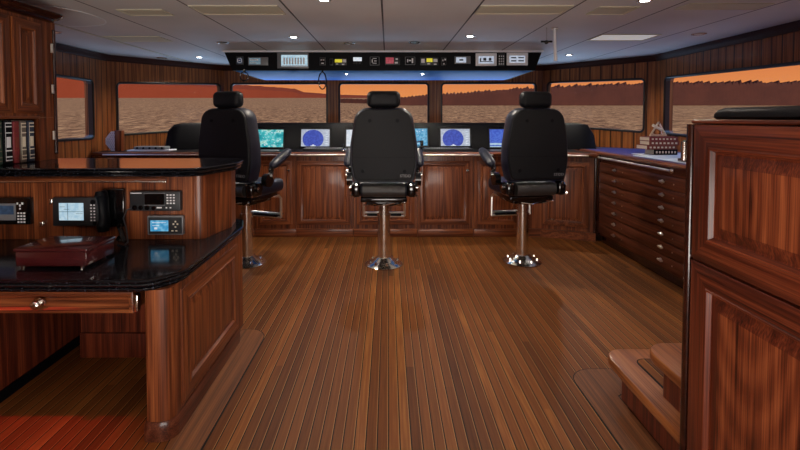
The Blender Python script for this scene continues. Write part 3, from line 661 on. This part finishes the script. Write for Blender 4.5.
# ------------------------------------------------------------------ helm chairs
def outline(z0,z1,wb,wm,wt,rt,rb,n=8):
    """half outline -> closed outline of a chair back in x,z"""
    P=[(-wb,z0),(wb,z0),(wm,z0+.16),(wm*.985,z0+.34),(wt,z1),(-wt,z1),(-wm*.985,z0+.34),(-wm,z0+.16)]
    return fillet(P,[rb,rb,.3,.3,rt,rt,.3,.3],n)
def make_chair(loc,rot,label):
    t=thing('helm_chair',label,'helm chair',(0,0,0),'helm chairs facing the console')
    MB().lathe([(.001,0),(.185,0),(.188,.008),(.17,.022),(.13,.040),(.095,.058),(.078,.075),(.066,.08),(.001,.08)],seg=32).build('base','chrome',t)
    b=MB()
    for k in range(8):
        a=2*PI*k/8+.2; b.cyl((.142*math.cos(a),.142*math.sin(a),.030),(.142*math.cos(a),.142*math.sin(a),.052),.014,.010,seg=8)
    b.build('bolts','chrome',t)
    MB().cyl((0,0,.07),(0,0,.50),.062,seg=28).build('pedestal','chrome',t)
    MB().cyl((0,0,.49),(0,0,.62),.052,seg=28).cyl((0,0,.485),(0,0,.505),.068,seg=28).build('upper_pedestal','chrome',t)
    MB().box((-.17,-.16,.615),(.17,.18,.655),bev=.01).box((-.10,-.10,.60),(.10,.10,.62),bev=.005).box((-.22,-.20,.652),(.22,.22,.70),bev=.012).build('slide_frame','blackg',t)
    MB().tube([(-.10,-.18,.635),(-.02,-.24,.63),(.10,-.19,.645)],.006).tube([(.12,-.16,.62),(.2,-.22,.655)],.006).tube([(-.12,-.16,.625),(-.19,-.2,.63)],.006).ball((.2,-.22,.655),.013).build('adjusting_lever','chrome',t)
    MB().box((-.265,-.20,.70),(.265,.29,.835),bev=.05,seg=4).build('seat','leatherb',t)
    MB().cyl((-.195,-.245,.775),(.195,-.245,.775),.062,seg=24).build('rear_roll','roll',t,label='greyish rounded roll at the rear of the seat')
    for s in (-1,1):
        m=MB().box((s*.215,-.30,.715),(s*.30,-.13,.85),bev=.03,seg=3).cyl((s*.29,-.2,.80),(s*.315,-.2,.80),.045,seg=18)
        m.build('hinge_bracket','blackg',t)
        h=MB().cyl((s*.30,-.235,.80),(s*.325,-.235,.80),.013,seg=12).cyl((s*.29,-.29,.735),(s*.305,-.30,.735),.010,seg=10).cyl((s*.25,-.30,.84),(s*.25,-.31,.84),.009,seg=10)
        h.build('hinge_bolts','chrome',t)
    # back: cushion in front, hard shell behind
    oc=outline(.855,1.540,.275,.312,.255,.13,.05)
    rings=[]
    for d,e in ((-.30,-.012),(-.285,0),(-.22,.006),(-.17,-.004),(-.15,-.035),(-.145,-.07)):
        rings.append([Vector((x,d,z)) for x,z in offset(oc,e)])
    MB().loft(rings).build('backrest','leatherb',t)
    # shell: main plate and lower skirt with a seam between
    os_=outline(.875,1.532,.262,.295,.24,.12,.045)
    rings=[[Vector((x,d,z)) for x,z in offset(os_,e)] for d,e in ((-.295,0),(-.318,-.002),(-.326,-.010),(-.327,-.02))]
    MB().loft(rings).build('back_shell','leather',t)
    MB().box((-.277,-.3285,1.092),(.277,-.326,1.096)).build('shell_seam','black',t)
    for x,z in ((-.125,1.425),(.125,1.425),(-.19,.965),(.19,.965)):
        MB().lathe([(.001,0),(.011,0),(.017,.003),(.017,.006),(.001,.007)],mat=Matrix.Translation((x,-.326,z))@Matrix.Rotation(PI/2,4,'X'),seg=16).build('button','black',t)
    text('STIDD',.036,(.20,-.3285,.920),X_,Z_,'grey',t)
    MB().box((-.155,-.30,1.545),(.155,-.185,1.70),bev=.05,seg=5).build('headrest','leather',t)
    for s in (-1,1): MB().cyl((s*.06,-.24,1.50),(s*.06,-.24,1.57),.008,seg=10).build('headrest_post','chrome',t)
    for s in (-1,1):
        a=MB(); p0=Vector((s*.345,-.06,.985)); p1=Vector((s*.345,.25,1.125)); pts=[p0.lerp(p1,q) for q in (0,.04,.12,.3,.6,.85,.95,1)]
        a.tube(pts,[.018,.036,.048,.052,.052,.048,.036,.018],seg=16,flat=.8); o=a.build('armrest','leatherb',t)
        MB().cyl((s*.315,-.06,.83),(s*.335,-.02,.98),.022,seg=14).cyl((s*.31,-.05,.90),(s*.37,-.05,.90),.03,seg=18).build('arm_bracket','chrome',o)
        MB().cyl((s*.30,-.10,.86),(s*.355,-.10,.86),.062,seg=22).ball((s*.33,-.04,.96),.038,(.6,1,1)).build('arm_hub','blackg',o)
    # footrest
    f=MB()
    for s in (-1,1): f.tube([(s*.205,.12,.665),(s*.215,.24,.65),(s*.215,.28,.62),(s*.215,.28,.42)],.013)
    for z in (.42,.455): f.tube([(-.215,.28,z),(.215,.28,z)],.012)
    f.build('footrest_frame','brass',t)
    MB().box((-.18,.25,.425),(.18,.38,.45),bev=.006).build('footrest_pad','black',t)
    t.location=loc; t.rotation_euler=(0,0,rot)
    return t
ch=make_chair((-.04,4.42,0),0,'black leather helm chair in the middle, squarely facing the centre window')
c2=copy_tree(ch); c2.location=(-1.41,4.45,0); c2.rotation_euler=(0,0,R(-21)); c2['label']='black leather helm chair on the port side, partly behind the radio desk'
c3=copy_tree(ch); c3.location=(1.355,4.50,0); c3.rotation_euler=(0,0,R(9)); c3['label']='black leather helm chair on the starboard side next to the chart drawers'
# ------------------------------------------------------------------ port radio desk
ZD=.735
t=thing('radio_desk','mahogany radio desk with a knee hole, drawer and framed end panel','desk',(-1.6,2.4,0))
# end panel carcass with rounded front corner
pp=fillet([(-1.09,1.975),(-.972,1.975),(-.972,2.88),(-1.09,2.88)],[.02,.075,.01,.01],8)
MB().prism(pp,.085,ZD-.05).build('end_post','wz',t)
bp=offset(pp,.012)
slab(MB(),offset(pp,.004),.085,[(0,-.085),(.009,-.085),(.009,-.03),(.005,-.012),(0,0)]).build('base_moulding','drawer',t,label='dark moulded foot round the end panel')
d=MB(); panel(d,(-.972,2.075,.11),(0,1,0),(1,0,0),.77,.54,fr=.075,t=.012); d.build('end_panel',['wz','wy'],t)
MB().box((-2.06,2.0,.0),(-1.985,2.87,ZD-.05)).build('side_panel','rz',t)
MB().box((-1.984,2.02,0),(-1.972,2.87,.055)).build('toe_shadow','black',t)  # black strip painting the shade of the recessed toe space
MB().box((-1.983,2.86,0),(-1.092,2.90,ZD-.052)).build('back_panel','rz',t)
MB().box((-1.86,2.69,0),(-1.092,2.858,ZD-.055)).box((-1.862,2.672,0),(-1.092,2.69,.15),bev=.004).box((-1.75,2.684,.16),(-1.735,2.69,.67)).build('knee_panel','rz',t)
MB().box((-3.3,1.99,0),(-2.062,2.9,ZD-.05)).build('cabinet_body','wz',t)
dr=MB(); panel(dr,(-2.04,1.985,.585),X_,FRONT,.91,.095,t=.018,fr=.018,raised=False); dr.box((-2.04,1.987,.59),(-1.132,2.4,.675)); o=dr.build('drawer',['wx','wx'],t)
MB().cyl((-1.542,1.965,.632),(-1.542,1.945,.632),.010,seg=14).ball((-1.542,1.938,.632),.018,(1.25,.7,1)).cyl((-1.542,1.967,.632),(-1.542,1.962,.632),.024,seg=18).build('knob','chrome',o)
MB().box((-1.127,1.962,.592),(-1.108,1.99,.668),bev=.003).build('latch_plate','chrome',t)
# worktop
pd=fillet([(-3.3,1.965),(-1.055,1.965),(-.97,2.09),(-.98,2.94),(-1.05,3.16),(-3.3,3.16)],[0,.09,.12,.06,.05,0],8)
tag(slab(MB(),pd,ZD).build('stone_worktop','granite'),'glossy black granite desk worktop with a moulded edge, lower one','worktop')
# raised cabinet behind the desk
t=thing('radio_cabinet','raised mahogany cabinet holding the radio instruments above the granite desk','cabinet',(-2,2.9,ZD))
pr=fillet([(-3.3,2.63),(-1.09,2.63),(-1.025,2.93),(-1.06,3.12),(-3.3,3.12)],[0,.05,.05,.03,0],6)
MB().prism(pr,ZD+.001,1.112).build('body','wz',t)
MB().box((-3.3,2.620,1.072),(-1.30,2.632,1.082),bev=.002).build('groove_bead','chrome',t,label='bright inlaid line')
MB().box((-3.3,2.616,1.083),(-1.30,2.632,1.100),bev=.004).build('top_moulding','wx',t)
MB().box((-1.145,2.624,ZD+.003),(-1.13,2.634,1.11),bev=.003).build('corner_stile','wz',t)
pt=fillet([(-3.3,2.575),(-1.10,2.575),(-.995,2.90),(-1.01,3.06),(-1.12,3.22),(-3.3,3.22)],[0,.10,.08,.07,.08,0],8)
tag(slab(MB(),pt,1.162).build('stone_worktop','granite'),'glossy black granite top of the raised radio cabinet, higher one','worktop')
# lower body under the raised cabinet (rear of the desk)
t=thing('desk_rear_cabinet','plain mahogany rear body carrying the radio cabinet','cabinet',(-2,3,0))
MB().box((-3.3,2.905,0),(-1.02,3.12,ZD-.052)).build('body','wz',t)
# bookcase tower
XT=-2.33; z0=1.163
t=thing('bookcase','tall mahogany bookcase with framed doors and a dark crown moulding','bookcase',(-2.8,2.9,z0))
MB().box((-3.3,2.2,1.455),(XT,3.17,2.11)).build('upper_body','wz',t)
MB().box((XT-.18,3.005,z0),(XT,3.17,1.454)).build('end_stile','wz',t)
MB().box((-3.3,2.60,z0),(XT-.181,3.13,1.454)).build('shelf_back','dark',t)
MB().box((XT-.01,2.2,1.445),(XT+.008,3.01,1.462),bev=.003).build('shelf_moulding','wy',t)
for y0,y1 in ((2.24,2.775),(2.80,3.03)):
    d=MB(); panel(d,(XT,y0,1.48),(0,1,0),(1,0,0),y1-y0,.60,fr=.06,t=.012); o=d.build('door',['wz','wy'],t)
MB().cyl((XT+.004,3.15,1.20),(XT+.004,3.15,2.06),.012).build('corner_bead','dark',t)
for z in (1.62,1.9,1.3):
    MB().cyl((XT+.012,3.12,z),(XT+.012,3.12,z+.06),.009,seg=10).build('hinge','brass',t)
cr=MB(); pcw=fillet([(-3.3,2.2),(XT,2.2),(XT,3.17),(-3.3,3.17)],[0,0,.06,0],6)
slab(cr,pcw,2.165,[(.0,-.06),(.01,-.055),(.02,-.05),(.028,-.035),(.05,-.03),(.07,-.018),(.078,-.006),(.075,0),(0,.0)]); cr.build('crown_moulding','dark',t)
# books in the niche, spines facing the room
def book(y,w,h,cov,label,bands='gold',panelc=None):
    t=thing('book',label,'book',(XT,y,z0),'leather bound books in the bookcase niche')
    MB().box((XT-.165,y-w/2,z0+.001),(XT-.005,y+w/2,z0+h),bev=.008,seg=3).build('cover',cov,t)
    MB().box((XT-.168,y-w/2+.004,z0+.006),(XT-.02,y+w/2-.004,z0+h+.001)).build('pages','gold',t)
    g=MB()
    for q in (.08,.16,.30,.70,.84,.92): g.box((XT-.012,y-w*.38,z0+h*q),(XT-.0035,y+w*.38,z0+h*q+.007))
    g.box((XT-.010,y-w*.37,z0+h*.08),(XT-.0038,y-w*.34,z0+h*.93))
    if panelc: g.box((XT-.012,y-w*.25,z0+h*.38),(XT-.0035,y+w*.25,z0+h*.62))
    g.build('spine_print',bands,t)
book(2.692,.066,.272,'green','green book at the left end of the niche row','greyb',1)
book(2.767,.062,.274,'black','black book with a silver spine panel beside the green book','white',1)
book(2.829,.046,.268,'red','dark red book between the black and grey books','rust',1)
book(2.883,.048,.270,'greyb','grey brown book between the red and navy books','gold',1)
book(2.947,.052,.272,'navy','navy book at the right end of the niche row','gold',1)
# ------------------------------------------------------------------ radio instruments on the raised cabinet face
YR=2.63
fx=lambda px:(px-388-(2.2 if px>128 else 0))/450*(YR-.03)
fz=lambda py:H+(118-py)/450*(YR-.03)+.006
def unit(name,label,cat,x0,x1,y0,y1,mat,th=.03,bev=.006):
    t=thing(name,label,cat,((fx(x0)+fx(x1))/2,YR,fz(y1)))
    MB().box((fx(x0),YR-th,fz(y1)),(fx(x1),YR-.0005,fz(y0)),bev=bev).build('case',mat,t)
    return t
def bits(t,name,mat,rects,th,d=.002,round_=False):
    if round_ and len(rects)>1:
        for q in rects: bits(t,name,mat,[q],th,d,True)
        return
    m=MB()
    for a,b,c,e in rects:
        if round_: m.cyl((fx(a),YR-th+.002,fz(b)),(fx(a),YR-th-d-.004,fz(b)),c,seg=14)
        else: m.box((fx(a),YR-th-d,fz(e)),(fx(b),YR-th+.001,fz(c)))
    return m.build(name,mat,t)
u=unit('satellite_radio','black radio with a grey framed screen at the far left of the desk','radio',-12,28,199,226.5,'blackg')
bits(u,'bezel','grey',[(-10,13.5,205,222)],.03); bits(u,'screen','s_dim',[(-8,11.5,207,216)],.032)
bits(u,'buttons','white',[(15+3*i,16.8+3*i,214+3*j,215.6+3*j) for i in range(3) for j in range(4)]+[(17,18.5,206,208),(19.5,21,204,206),(14.5,16,204,206),(17,18.5,209.5,211)],.03)
u=unit('chart_plotter','dark grey chart plotter with a lit pale blue screen beside the handset','chart plotter',50,98,199,228,'plastic')
bits(u,'screen','s_pale',[(57,81.5,204.5,222)],.03); bits(u,'screen_print','s_lcd',[(57,81.5,213,213.5),(65.5,66,205,221.5),(58,63,208,208.5),(62,67,210.5,211),(74,81,215,215.4)],.0325,.001)
text('NAVIGATOR',.011,(fx(62),YR-.0325,fz(201.5)),X_,Z_,'grey',u) if False else None
bits(u,'buttons','white',[(88.5+3.2*i,90+3.2*i,206+3.1*j,207.3+3.1*j) for i in range(2) for j in range(6)],.03)
bits(u,'knob','black',[(91.5,203.5,.014,0),(93,225,.012,0)],.03,round_=True)
# telephone handset
t=thing('telephone_handset','black telephone handset hanging on its cradle between plotter and radio','telephone',(fx(111),YR,fz(210)))
MB().box((fx(101),YR-.03,fz(229)),(fx(122),YR-.0005,fz(190)),bev=.008).build('cradle','blackg',t)
m=MB(); px=[(104,191,.030),(104.5,194,.040),(105,200,.036),(105.5,210,.032),(106,220,.036),(106,226,.042),(106,231,.034)]
m.tube([(fx(a),YR-.075+(.012 if 198<b<222 else 0),fz(b)) for a,b,r in px],[r*1.0 for a,b,r in px],seg=12,flat=.8); m.build('handset','black',t)
# coiled cord
pts=[]; A=Vector((fx(119),YR-.05,fz(226))); B=Vector((fx(128),YR-.09,ZD+.02)); C=Vector((fx(118),YR-.05,ZD+.022)); 
N_=220
for k in range(N_):
    q=k/(N_-1); p=A.lerp(B,q/.4) if q<.4 else B.lerp(C,(q-.4)/.6)
    a=q*2*PI*24; pts.append(p+Vector((math.cos(a)*.009,math.sin(a)*.012,math.sin(a)*.009)))
MB().tube(pts,.0035,seg=5).build('coiled_cord','blackg',t)
u=unit('marine_radio','wide dark radio with black screen, knobs and keypad above the small blue display','radio',130.5,181.5,192.5,212.5,'plastic',.035)
MB().tube([(fx(134),YR-.03,fz(209)),(fx(127),YR-.05,fz(211)),(fx(124.5),YR-.06,fz(219)),(fx(127),YR-.06,fz(228)),(fx(134),YR-.09,ZD+.01),(fx(136),YR-.14,ZD+.008)],.004,seg=6).build('microphone_lead','plastic',u)
bits(u,'screen','blackg',[(146,165.5,195,206)],.035); bits(u,'screen_frame','grey',[(145,166.5,194.2,194.8),(145,166.5,206.2,206.9)],.035)
bits(u,'buttons','white',[(168+3.2*i,169.8+3.2*i,195.5+2.8*j,196.9+2.8*j) for i in range(3) for j in range(4)]+[(158,163,208.3,209.6),(167,168.5,208.5,209.7),(171,172.5,208.5,209.7),(132,143,194,194.8)],.035)
bits(u,'knob','blackg',[(136,209,.014,0),(142,209,.013,0),(148.5,209,.014,0),(155,209.5,.012,0)],.035,round_=True)
u=unit('navigation_receiver','small grey instrument with a bright blue screen at the right of the desk','instrument',147.5,183.5,217.5,237,'grey',.03)
bits(u,'face','plastic',[(149,182.5,219,235.5)],.03)
bits(u,'screen','s_cyan',[(151,169,222,233)],.032); bits(u,'screen_print','s_white',[(153,167,224,224.5),(153,160,227,227.5),(155,158,229,231)],.034,.001)
bits(u,'buttons','gold',[(173.5,175,225,226.6),(177.5,179,225,226.6),(175.5,177,222.5,224),(175.5,177,228,229.5),(172,174,232,233.2),(176,178,232,233.2)],.032)
for n_,(a,b,lb) in enumerate(((47,203,'small chrome latch left of the chart plotter'),(37,226,'small chrome keyhole between the black radio and the plotter'))):
    t=thing('cabinet_latch',lb,'latch',(fx(a),YR,fz(b)))
    MB().cyl((fx(a),YR-.001,fz(b)),(fx(a),YR-.012,fz(b)),.012,seg=16).build('rosette','chrome',t)
    MB().box((fx(a)-.004,YR-.026,fz(b)-.018),(fx(a)+.004,YR-.011,fz(b)+.012),bev=.002).build('lever','chrome',t)
# box on the desk
t=thing('presentation_box','dark red polished box with a flat lid lying on the granite desk','box',(-1.61,2.28,ZD))
zx=ZD+.012
MB().box((-1.765,2.11,zx),(-1.43,2.33,zx+.068),bev=.003).build('body','boxbrown',t)
MB().box((-1.771,2.104,zx+.070),(-1.424,2.336,zx+.086),bev=.004).build('lid','boxbrown',t)
for x in (-1.75,-1.47): 
    for y in (2.14,2.30): MB().cyl((x,y,ZD+.001),(x,y,zx),.012,seg=14).build('foot','chrome',t)
# ------------------------------------------------------------------ starboard tall cabinet in the foreground
XR=1.14
t=thing('tall_cabinet','tall red mahogany cabinet with two framed doors beside the stairs','cabinet',(1.5,1.2,0))
pk=fillet([(XR+.003,.5),(1.95,.5),(1.95,1.70),(XR+.003,1.70)],[0,0,.01,.03],6)
MB().prism(pk,0,1.428).build('body','rz',t)
slab(MB(),pk,1.444,[(0,-.015),(.006,-.014),(.010,-.009),(.008,-.003),(.002,0)]).build('top_moulding','ry',t)
for z0_,z1_ in ((.06,.925),(.935,1.425)):
    d=MB(); panel(d,(XR+.003,.60,z0_),(0,1,0),(-1,0,0),1.055,z1_-z0_,fr=.09,t=.016,mf=2); d.build('door',['rz','ry','fig'],t)
MB().cyl((XR-.002,1.685,0),(XR-.002,1.685,1.427),.016,seg=16).build('corner_post','dark',t)
MB().cyl((XR-.012,1.712,1.29),(XR-.012,1.712,1.36),.010,seg=12).box((XR-.014,1.70,1.285),(XR+.004,1.716,1.365)).build('hinge','chrome',t)
cu=MB(); cp=fillet([(1.185,.55),(1.90,.55),(1.90,1.66),(1.185,1.66)],.03,5)
slab(cu,cp,1.487,[(-.01,-.042),(0,-.034),(-.002,-.022),(-.014,-.008),(-.035,0)])
tag(cu.build('seat_cushion','leather'),'thin dark cushion lying on top of the tall red cabinet','cushion')
# stairs
t=thing('stairs','teak stairs of two rounded treads rising behind the tall cabinet','stairs',(1.5,2.0,0))
def tread(x0,x1,y0,y1,zt,rad):
    P=fillet([(x0,y0),(x1,y0),(x1,y1),(x0,y1)],[.01,.01,.01,rad],12)
    o=slab(MB(),P,zt,[(-.01,-.05),(-.002,-.047),(.004,-.036),(.004,-.012),(-.002,-.002),(-.012,0)]).build('tread','teak',t)
    I=fillet([(x0+.12,y0+.02),(x1-.05,y0+.02),(x1-.05,y1-.11),(x0+.12,y1-.11)],[.0,.0,.01,.05],8)
    m=MB().prism(offset(I,.006),zt,zt+.0006,0); m.build('inlay_border','black',o)
    m=MB().prism(I,zt,zt+.0012,0); m.build('inlay','floor',o,label='striped teak inlay')
tread(1.155,1.93,1.735,2.40,.20,.11); tread(1.20,1.93,1.735,2.10,.385,.11)
MB().prism(fillet([(1.207,1.74),(1.92,1.74),(1.92,2.30),(1.207,2.30)],[0,0,0,.03],6),0,.152).build('riser','rz',t)
MB().prism(fillet([(1.235,1.74),(1.92,1.74),(1.92,2.0),(1.235,2.0)],[0,0,0,.03],6),.202,.337).build('riser','rz',t)
# floor margin boards (flush, a millimetre proud)
def margin(path_poly,name,lab,mat='teakd'):
    m=MB().prism(offset(path_poly,.005),.0002,.0009); a=m.build(name,'black'); struct(a,lab)
    MB().prism(path_poly,.0002,.0016).build('board',mat,a)
c=(-.93,3.0); P=[(-.93,1.6),(-.82,1.6),(-.80,2.85)]
P=[(-.96,1.5),(-.80,1.5),(-.80,2.9)]+[(-.93+.14*math.cos(a)*.95,2.92+.17*math.sin(a)) for a in [R(k*15) for k in range(0,13)]]+[(-1.06,2.9),(-.96,2.88)]
margin([(-.925,1.4),(-.82,1.4),(-.82,2.86)]+[(-.945+.125*math.cos(R(k*15)),2.90+.14*math.sin(R(k*15))) for k in range(0,13)],'trim_3','teak margin board round the desk end')
P=[(1.2,1.5),(1.2,2.3)]
P=[(1.03,1.4),(1.20,1.4),(1.20,2.30)]+[(1.30,2.36),(1.30,2.55)]+[(1.17+.14*math.cos(R(k)),2.42+.13*math.sin(R(k))) for k in range(90,181,15)]
margin(P,'trim_4','teak margin board round the foot of the stairs')
# ------------------------------------------------------------------ outside: sea and shores (the yacht sits bow down by a few degrees)
TI=math.tan(R(2.67))
def seaz(y): return -5+TI*y
def noise_mat(name,stops,scale,rough=.8,map_=(1,1,1),detail=8,bump=0):
    m,nt,b=newmat(name); N=nt.nodes; L=nt.links
    tc=N.new('ShaderNodeTexCoord'); mp=N.new('ShaderNodeMapping'); mp.inputs['Scale'].default_value=map_; L.new(tc.outputs['Object'],mp.inputs[0])
    n=N.new('ShaderNodeTexNoise'); n.inputs['Scale'].default_value=scale; n.inputs['Detail'].default_value=detail; n.inputs['Roughness'].default_value=.75; L.new(mp.outputs[0],n.inputs['Vector'])
    rp=ramp(nt,stops); L.new(n.outputs['Fac'],rp.inputs['Fac']); L.new(rp.outputs['Color'],b.inputs['Base Color']); b.inputs['Roughness'].default_value=rough
    b.inputs['Specular IOR Level'].default_value=.2
    if bump:
        bp=N.new('ShaderNodeBump'); bp.inputs['Strength'].default_value=bump; bp.inputs['Distance'].default_value=.5; L.new(n.outputs['Fac'],bp.inputs['Height']); L.new(bp.outputs[0],b.inputs['Normal'])
    return m
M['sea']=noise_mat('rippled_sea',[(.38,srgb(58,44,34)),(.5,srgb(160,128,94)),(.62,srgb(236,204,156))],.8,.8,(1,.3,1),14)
M['hill']=noise_mat('red_hill',[(.3,srgb(126,60,42)),(.7,srgb(134,66,48))],.004,1)
M['forest']=noise_mat('forest_shore',[(.3,srgb(70,46,48)),(.7,srgb(88,56,54))],.05,1)
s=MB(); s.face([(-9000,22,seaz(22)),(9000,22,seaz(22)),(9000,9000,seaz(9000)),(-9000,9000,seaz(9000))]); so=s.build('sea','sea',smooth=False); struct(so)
def ridge(name,pts,yoff,depth,mat,jag,spac,seed,lab):
    """solid ridge: pts=(x,y,height above water); jagged crest"""
    rnd=random.Random(seed); rows=[]
    P=[]
    for (a,b) in zip(pts,pts[1:]):
        L=math.hypot(b[0]-a[0],b[1]-a[1]); n=max(1,int(L/spac))
        for k in range(n):
            q=k/n; P.append([a[i]+(b[i]-a[i])*q for i in range(3)])
    P.append(list(pts[-1]))
    for i,(x,y,h) in enumerate(P):
        hh=h*(1+jag*rnd.uniform(-1,1)) if jag<.05 else h*((1.0+jag*rnd.uniform(-.2,1)) if i%2 else (1-jag*rnd.uniform(.2,.9)))
        if jag>.05: rows.append([Vector((x,y,seaz(y)-2)),Vector((x,y+.6,seaz(y)+hh*.9)),Vector((x,y+1.2,seaz(y)+hh)),Vector((x,y+depth,seaz(y)+h*.5))])
        else: rows.append([Vector((x,y,seaz(y)-2)),Vector((x,y+depth*.2,seaz(y)+hh*.7)),Vector((x,y+depth*.5,seaz(y)+hh+TI*depth*.5)),Vector((x,y+depth,seaz(y)-3+TI*depth))])
    m=MB(); m.loft(rows); o=m.build(name,mat,smooth=False); struct(o,lab); return o
D1=3000; k1=D1/450
ridge('hills_left',[(-7*D1/5,D1*.9,150),((57-388)*k1,D1,30*k1),((118-388)*k1,D1,22*k1),((200-388)*k1,D1,17*k1),((243-388)*k1,D1,13*k1),((262-388)*k1,D1,12*k1),((290-388)*k1,D1,9.5*k1),((300-388)*k1,D1,6*k1),((340-388)*k1,D1,3.2*k1),((400-388)*k1,D1,2*k1)],0,300,'hill',.03,22,1,'red brown hill beyond the port windows')
D2=340; k2=D2/450
ridge('hills_right',[((300-388)*k2,D2*1.5,5),((360-388)*k2,D2*1.3,4.5*k2*1.3),((384-388)*k2,D2,6.5*k2),((430-388)*k2,D2,11*k2),((470-388)*k2,D2,13.5*k2),((500-388)*k2,D2,16*k2),((540-388)*k2,D2,18.5*k2),((600-388)*k2,D2,21*k2),((645-388)*k2,D2,22*k2),((720-388)*k2,D2,23*k2),((800-388)*k2,D2,23.5*k2),((1000-388)*k2,D2*.9,23*k2)],0,60,'forest',.12,1.3,5,'dark forested shore beyond the starboard windows')
# ------------------------------------------------------------------ world, lamps, camera
w=bpy.data.worlds.new('sunset'); SC.world=w; w.use_nodes=True; nt=w.node_tree; bg=nt.nodes['Background']
tc=nt.nodes.new('ShaderNodeTexCoord'); sx=nt.nodes.new('ShaderNodeSeparateXYZ'); nt.links.new(tc.outputs['Generated'],sx.inputs[0])
rp=ramp(nt,[(0,srgb(120,80,70)),(.03,srgb(236,150,84)),(.09,srgb(224,132,78)),(.2,srgb(170,110,100)),(.5,srgb(92,104,150)),(1,srgb(70,90,150))]); nt.links.new(sx.outputs['Z'],rp.inputs['Fac'])
nt.links.new(rp.outputs['Color'],bg.inputs['Color']); bg.inputs['Strength'].default_value=1.0
def light(kind,loc,energy,col,size=.1,rot=(0,0,0),name='lamp',sy=None,spot=None,blend=.6):
    l=bpy.data.lights.new(name,kind); l.energy=energy; l.color=col
    if kind=='AREA':
        l.size=size
        if sy: l.shape='RECTANGLE'; l.size_y=sy
    elif kind=='SPOT': l.shadow_soft_size=size; l.spot_size=R(spot or 120); l.spot_blend=blend
    elif kind!='SUN': l.shadow_soft_size=size
    o=bpy.data.objects.new(name,l); COL.objects.link(o); o.location=loc; o.rotation_euler=rot; return o
WARM=(1,.88,.74)
for x in (.43,-.52): light('SPOT',(x,5.62,1.975),26,WARM,.02,name='underside_lamp_light',spot=165)
for x,y,_ in DL: light('SPOT',(x,y,CH-.02),75 if y>3.5 else 42,WARM,.05,name='downlight_lamp',spot=150)
for x,y in ((-2.2,2.0),(2.2,1.6),(.8,1.0),(-.9,1.0)): light('SPOT',(x,y,CH-.02),6,WARM,.05,name='downlight_lamp',spot=150)  # fill light for the added rear downlights
light('AREA',(0,-1.2,.5),165,(1,.93,.86),2.6,(R(155),0,0),name='unseen_fill',sy=1.6)  # unseen fill added behind the camera to brighten the ceiling
# blue evening light: from the sky down through the windows, and glancing up off the water
light('AREA',(0,9.6,5.0),170,(.35,.6,1),6,(R(-52),0,0),name='evening_sky',sy=2)
light('AREA',(5.8,4.6,4.0),150,(.35,.55,1),3.5,(0,R(52),0),name='evening_sky',sy=2)
light('AREA',(-6.0,4.6,4.0),150,(.35,.55,1),3.5,(0,R(-52),0),name='evening_sky',sy=2)
light('AREA',(0,9.2,-.2),380,(.40,.66,1),8,(R(-130),0,0),name='water_glow',sy=2)
light('AREA',(5.6,4.0,-.1),40,(.6,.7,1),5,(0,R(130),0),name='water_glow',sy=2)
light('AREA',(-5.8,4.0,-.1),40,(.6,.7,1),5,(0,R(-130),0),name='water_glow',sy=2)
light('SUN',(0,-20,20),3.3,(1,.82,.58),.02,(R(62),0,0),name='low_sun')
# red night light overhead, its pool cut off by the desk edge
light('SPOT',(-1.80,1.475,2.2),110,(1,.01,.09),.02,(R(5),0,0),name='red_night_lamp',spot=42,blend=.6)
cam=bpy.data.cameras.new('camera'); co=bpy.data.objects.new('camera',cam); COL.objects.link(co); SC.camera=co
F=450.; PT=R(2.0)
cam.sensor_width=36; cam.lens=36*F/800; cam.clip_start=.05; cam.clip_end=20000
co.location=(0,0,H); co.rotation_euler=(PI/2-PT,0,0)
CY=118+F*math.tan(PT); cam.shift_x=(400-388)/800; cam.shift_y=(CY-225)/800
SC.view_settings.view_transform='Standard'; SC.view_settings.look='None'; SC.view_settings.gamma=1; SC.view_settings.exposure=0; SC.view_settings.use_curve_mapping=False
SC.cycles.use_denoising=True; SC.cycles.max_bounces=8; SC.cycles.sample_clamp_indirect=4; SC.cycles.caustics_reflective=False; SC.cycles.caustics_refractive=False
